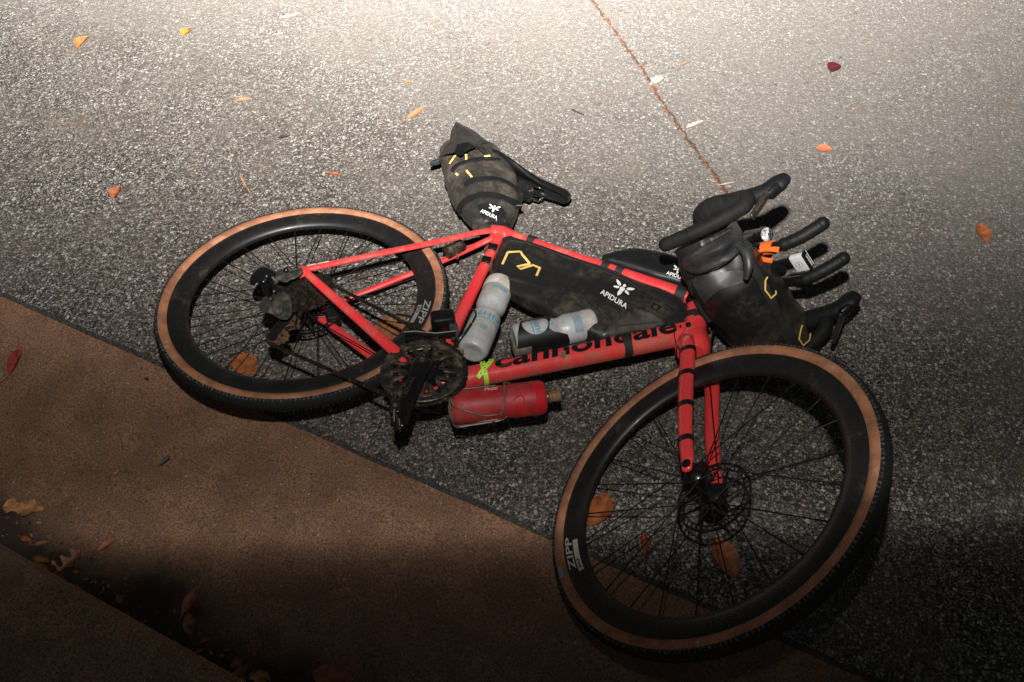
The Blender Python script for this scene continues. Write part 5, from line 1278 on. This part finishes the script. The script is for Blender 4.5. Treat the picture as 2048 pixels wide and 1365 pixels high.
def leaf(p0, p1, wr, colr, label, kind='oval', curl=.12, on=None, lift=.002, name='leaf', cat='leaf', seed=None, grp='fallen leaves on the ground'):
    a, b = G(*p0, lift, on), G(*p1, lift, on); c = (a + b) / 2; X = unit(b - a); L = np.linalg.norm(b - a); Y = np.cross(V(0, 0, 1), X); Z = V(0, 0, 1)
    rg = random.Random(seed if seed is not None else int(p0[0] * 31 + p0[1])); n = 18; half = 4
    vs = []; bend = rg.uniform(-.12, .12)
    for i in range(n + 1):
        t = i / n
        if kind == 'lance': wv = math.sin(math.pi * t ** .9) ** 1.15
        elif kind == 'lobed': wv = (math.sin(math.pi * t) ** .6) * (.62 + .42 * math.sin(t * 17 + 1) )
        elif kind == 'ragged': wv = (math.sin(math.pi * t) ** .5) * (.75 + .35 * rg.uniform(-1, 1))
        else: wv = math.sin(math.pi * t ** .95) ** .75 * (1 + .05 * math.sin(t * 50))
        wv = max(wv, .03) * L * wr / 2
        for j in range(-half, half + 1):
            s_ = j / half
            wob = .06 * L * noise.noise(Vector((t * 3 + p0[0], s_ * 1.5, p0[1] * .1)))
            z = abs(s_) ** 1.5 * wv * curl * 1.6 + curl * .35 * L * (t - .5) ** 2 + max(0, wob) * curl * 2
            y = s_ * wv * (1 - .25 * curl) + bend * L * (t - .5) ** 2 * 2
            vs.append(X * (t - .5) * L + Y * y + Z * z)
    m_ = 2 * half + 1
    fs = [(i * m_ + j, (i + 1) * m_ + j, (i + 1) * m_ + j + 1, i * m_ + j + 1) for i in range(n) for j in range(m_ - 1)]
    me = bpy.data.meshes.new(name); 
    mbx = MB().add(vs, fs)
    if kind in ('lance', 'oval', 'lobed') and L > .025:
        rib = [X * (t - .5) * L + Y * (bend * L * (t - .5) ** 2 * 2) + Z * (curl * .35 * L * (t - .5) ** 2 + .0008) for t in np.linspace(-.16 if kind != 'lance' else -.22, .95, 14)]
        mbx.sweep(rib, [max(.0003, .0010 * (1 - k / 14)) for k in range(14)], 6, mi=1)
    me.from_pydata(mbx.v, [], mbx.f); me.materials.append(LM[colr]); me.materials.append(LM['brown' if colr not in ('dark', 'maroon') else 'dark'])
    me.polygons.foreach_set('material_index', mbx.m); me.polygons.foreach_set('use_smooth', [True] * len(me.polygons)); me.update()
    o = bpy.data.objects.new(name, me); col.objects.link(o); o.location = c; o['label'] = label; o['category'] = cat
    if grp: o['group'] = grp
    return o
def twig(p0, p1, r, colr, label):
    a, b = G(*p0, r), G(*p1, r); c = (a + b) / 2; n = 9
    path = [a + (b - a) * k / n - c + V(noise.noise(Vector((k * .7, p0[0], 0))), noise.noise(Vector((k * .7, p0[1], 3))), .3) * .0022 for k in range(n + 1)]
    mbx = MB().sweep(path, [r * (1 - .4 * k / n) for k in range(n + 1)], 7); me = bpy.data.meshes.new('twig'); me.from_pydata(mbx.v, [], mbx.f); me.materials.append(LM[colr]); me.update()
    o = bpy.data.objects.new('twig', me); col.objects.link(o); o.location = c; o['label'] = label; o['category'] = 'twig'; o['group'] = 'twigs on the road'
    return o
leaf((153, 99), (176, 75), .55, 'orange', 'bright orange curled leaf near the top left of the road', 'oval', .5)
leaf((368, 74), (378, 57), .8, 'yellow', 'small yellow leaf at the top of the road, right of an orange one', 'oval', .3)
leaf((467, 203), (506, 199), .32, 'salmon', 'narrow salmon leaf on open asphalt well above the rear wheel', 'lance', .2)
leaf((812, 243), (850, 214), .26, 'salmon', 'long slim salmon leaf left of the saddle bag tip', 'lance', .25)
leaf((225, 400), (240, 373), .62, 'redbrown', 'red brown leaf on asphalt left of the rear wheel top', 'oval', .4)
leaf((806, 162), (823, 166), .6, 'yellow', 'tiny mustard leaf scrap on asphalt above the saddle bag', 'ragged', .2)
leaf((1299, 172), (1326, 156), .62, 'cream', 'torn cream leaf lying beside the crack', 'ragged', .3)
leaf((1306, 187), (1313, 176), .6, 'red', 'small red leaf scrap sitting in the crack', 'ragged', .2)
leaf((1372, 257), (1406, 243), .36, 'cream', 'slim cream leaf just right of the crack', 'ragged', .3)
leaf((1662, 146), (1671, 127), .8, 'maroon', 'small dark maroon leaf on bright asphalt at upper right', 'oval', .3)
leaf((1631, 297), (1665, 299), .72, 'salmon', 'round salmon leaf on asphalt above the brake hoods', 'oval', .12)
leaf((1957, 447), (1973, 490), .52, 'orange', 'orange pointed leaf alone near the right edge of the road', 'lance', .25)
leaf((1360, 132), (1372, 126), .5, 'brown', 'tiny brown leaf crumb right of the crack near the top', 'ragged', .2)
leaf((654, 345), (684, 352), .35, 'redbrown', 'small rusty leaf scrap above the rear tyre', 'ragged', .2)
leaf((556, 276), (580, 272), .6, 'dark', 'dark crumbled leaf left of the saddle bag', 'ragged', .2)
leaf((562, 38), (600, 28), .3, 'cream', 'bleached pale leaf on the brightest asphalt at the top', 'ragged', .2)
leaf((470, 712), (513, 747), .72, 'orange', 'orange oval leaf on the asphalt between the rear wheel spokes', 'oval', .1)
leaf((812, 690), (757, 640), .85, 'brown', 'wide brown leaf under the chain beside the chainring', 'oval', .15)
leaf((1181, 1056), (1219, 990), .62, 'orange', 'orange folded leaf inside the front wheel near its left rim', 'oval', .45)
leaf((1292, 1112), (1286, 1060), .36, 'red', 'narrow dark red leaf inside the front wheel left of the hub', 'lance', .45)
leaf((1474, 1158), (1428, 1072), .55, 'orange', 'large brown orange leaf under the front brake rotor', 'oval', .2)
leaf((1405, 1206), (1416, 1201), .8, 'yellow', 'tiny yellow leaf scrap at the bottom inside the front wheel', 'ragged', .2)
leaf((22, 756), (50, 694), .36, 'red', 'dark red curled leaf on the gutter at the far left', 'lance', .7)
leaf((88, 1023), (8, 1014), .52, 'straw', 'large torn tan leaf on the gutter at the left edge', 'ragged', .3, seed=4)
leaf((72, 1045), (84, 1048), .5, 'green', 'tiny green leaf under the large tan leaf', 'oval', .2)
leaf((318, 934), (342, 914), .7, 'dark', 'black withered leaf on open gutter concrete below the rear wheel', 'ragged', .4)
leaf((229, 953), (239, 940), .7, 'yellow', 'small mustard leaf scrap in the middle of the gutter', 'ragged', .3)
leaf((194, 1104), (233, 1078), .40, 'redbrown', 'rust red pointed leaf in the gutter above the leaf pile', 'lance', .3)
leaf((66, 1118), (99, 1126), .5, 'yellow', 'yellow curled leaf in the pile against the kerb', 'ragged', .6, lift=.012)
leaf((104, 1122), (116, 1136), .45, 'straw', 'short tan leaf strip in the pile right of the yellow one', 'ragged', .4, lift=.010)
leaf((118, 1146), (166, 1100), .75, 'brown', 'brown lobed oak leaf in the pile against the kerb', 'lobed', .3, lift=.006)
leaf((40, 1076), (66, 1084), .4, 'redbrown', 'small rust leaf above the leaf pile at the left', 'lance', .3)
leaf((66, 1092), (98, 1084), .35, 'brown', 'thin brown leaf beside the rust leaf above the pile', 'lance', .3)
leaf((108, 1152), (138, 1170), .7, 'red', 'crumpled red leaf touching the kerb at the end of the pile', 'ragged', .5, lift=.008)
leaf((62, 1124), (108, 1158), .35, 'brown', 'long brown leaf squeezed along the kerb under the pile', 'lance', .4, lift=.004)
leaf((150, 1172), (164, 1182), .6, 'redbrown', 'small crumpled leaf right of the pile by the kerb', 'ragged', .5)
leaf((234, 1190), (250, 1214), .42, 'redbrown', 'small red leaf upright by the kerb edge', 'lance', .6)
leaf((236, 1242), (240, 1220), .5, 'redbrown', 'red leaf tip poking above the kerb edge', 'lance', .5, lift=.02)
leaf((281, 1258), (302, 1271), .42, 'yellow', 'yellow leaf lying over the kerb edge', 'lance', .3, lift=.03)
leaf((363, 1232), (403, 1168), .38, 'redbrown', 'long rust leaf in the dark gutter, upper of a crossed pair', 'lance', .25, lift=.005)
leaf((382, 1270), (376, 1226), .55, 'brown', 'dull brown leaf in the dark gutter, lower of a crossed pair', 'oval', .15)
leaf((343, 1284), (358, 1290), .5, 'straw', 'tiny tan leaf scrap by the kerb below the crossed pair', 'ragged', .3)
leaf((361, 1302), (380, 1311), .5, 'straw', 'curled tan leaf scrap on the kerb edge', 'ragged', .4, lift=.02)
leaf((398, 1288), (424, 1276), .4, 'redbrown', 'rust leaf sliver right of the tan scraps by the kerb', 'lance', .4)
leaf((386, 1310), (408, 1298), .4, 'redbrown', 'short rust leaf sliver below another one by the kerb', 'ragged', .4)
leaf((490, 1364), (472, 1314), .72, 'brown', 'brown lobed leaf at the bottom of the gutter', 'lobed', .25)
leaf((500, 1352), (540, 1358), .7, 'straw', 'tan torn leaf right of the brown lobed leaf', 'ragged', .3)
leaf((624, 1348), (706, 1366), .62, 'redbrown', 'big smooth rust leaf alone at the bottom edge', 'oval', .12)
leaf((646, 873), (658, 870), .6, 'orange', 'tiny orange crumb where asphalt meets gutter below the rear tyre', 'ragged', .3)
leaf((290, 756), (298, 762), .7, 'dark', 'tiny black crumb on the gutter left of the rear tyre', 'ragged', .3)
twig((480, 353), (503, 391), .0024, 'straw', 'thin straw coloured twig on asphalt above the rear wheel')
twig((1144, 220), (1168, 231), .0034, 'dark', 'short black twig on asphalt right of the saddle bag')
twig((1437, 371), (1467, 365), .0024, 'cream', 'pale straight twig at the lower end of the crack')
twig((292, 700), (318, 722), .002, 'brown', 'thin brown twig along the asphalt edge left of the rear tyre')
# loose grit and crumbs on the asphalt
rg = random.Random(33); gm = [MB(), MB(), MB()]
grit = MB()
for k in range(520):
    u, v = rg.uniform(-60, 2100), rg.uniform(-20, 1300) ** 1.0
    p = G(u, v)
    if st_road(p)[1] < .03: continue
    r = rg.uniform(.0010, .0034) * (1.5 if rg.random() < .12 else 1); a0 = rg.uniform(0, 6.28); n_ = 6; c = p + V(0, 0, r * .35)
    ring = [c + V(math.cos(a0 + i * 6.283 / n_) * r * rg.uniform(.6, 1.2), math.sin(a0 + i * 6.283 / n_) * r * rg.uniform(.5, 1.1), rg.uniform(-.25, .25) * r) for i in range(n_)]
    grit.add(ring + [c + V(0, 0, r * .7), c - V(0, 0, r * .5)], [(i, (i + 1) % n_, n_) for i in range(n_)] + [((i + 1) % n_, i, n_ + 1) for i in range(n_)], 0 if rg.random() < .62 else (1 if rg.random() < .6 else 2))
me = bpy.data.meshes.new('road_grit'); me.from_pydata(grit.v, [], grit.f)
for q in ('dark', 'redbrown', 'straw'): me.materials.append(LM[q])
me.polygons.foreach_set('material_index', grit.m); me.update()
o = bpy.data.objects.new('road_grit', me); col.objects.link(o); o['kind'] = 'stuff'; o['label'] = 'loose dark grit and tiny leaf crumbs strewn over the asphalt'; o['category'] = 'grit'
# crumbs of leaf and grit gathered in the gutter against the kerb
rg = random.Random(21); mbl = MB()
for k in range(420):
    s_ = rg.uniform(-1.25, 1.0); t_ = KERB_T + .015 + abs(rg.gauss(0, .035)); p = RD(s_, t_, GUT1 + .003)
    r = rg.uniform(.002, .008); a = rg.uniform(0, 6.28); q = [p + V(r * math.cos(a + i * 1.57) * (1 if i % 2 else .45), r * math.sin(a + i * 1.57) * (1 if i % 2 else .45), rg.uniform(0, .006)) for i in range(4)]
    mbl.add(q, [(0, 1, 2), (0, 2, 3)], 0 if rg.random() < .6 else 1)
me = bpy.data.meshes.new('leaf_litter'); me.from_pydata(mbl.v, [], mbl.f); me.materials.append(LM['dark']); me.materials.append(LM['brown']); me.polygons.foreach_set('material_index', mbl.m); me.update()
o = bpy.data.objects.new('leaf_litter', me); col.objects.link(o); o['kind'] = 'stuff'; o['label'] = 'dark crumbs of leaf litter gathered in the gutter along the kerb'; o['category'] = 'litter'
print('objects', len(bpy.data.objects))
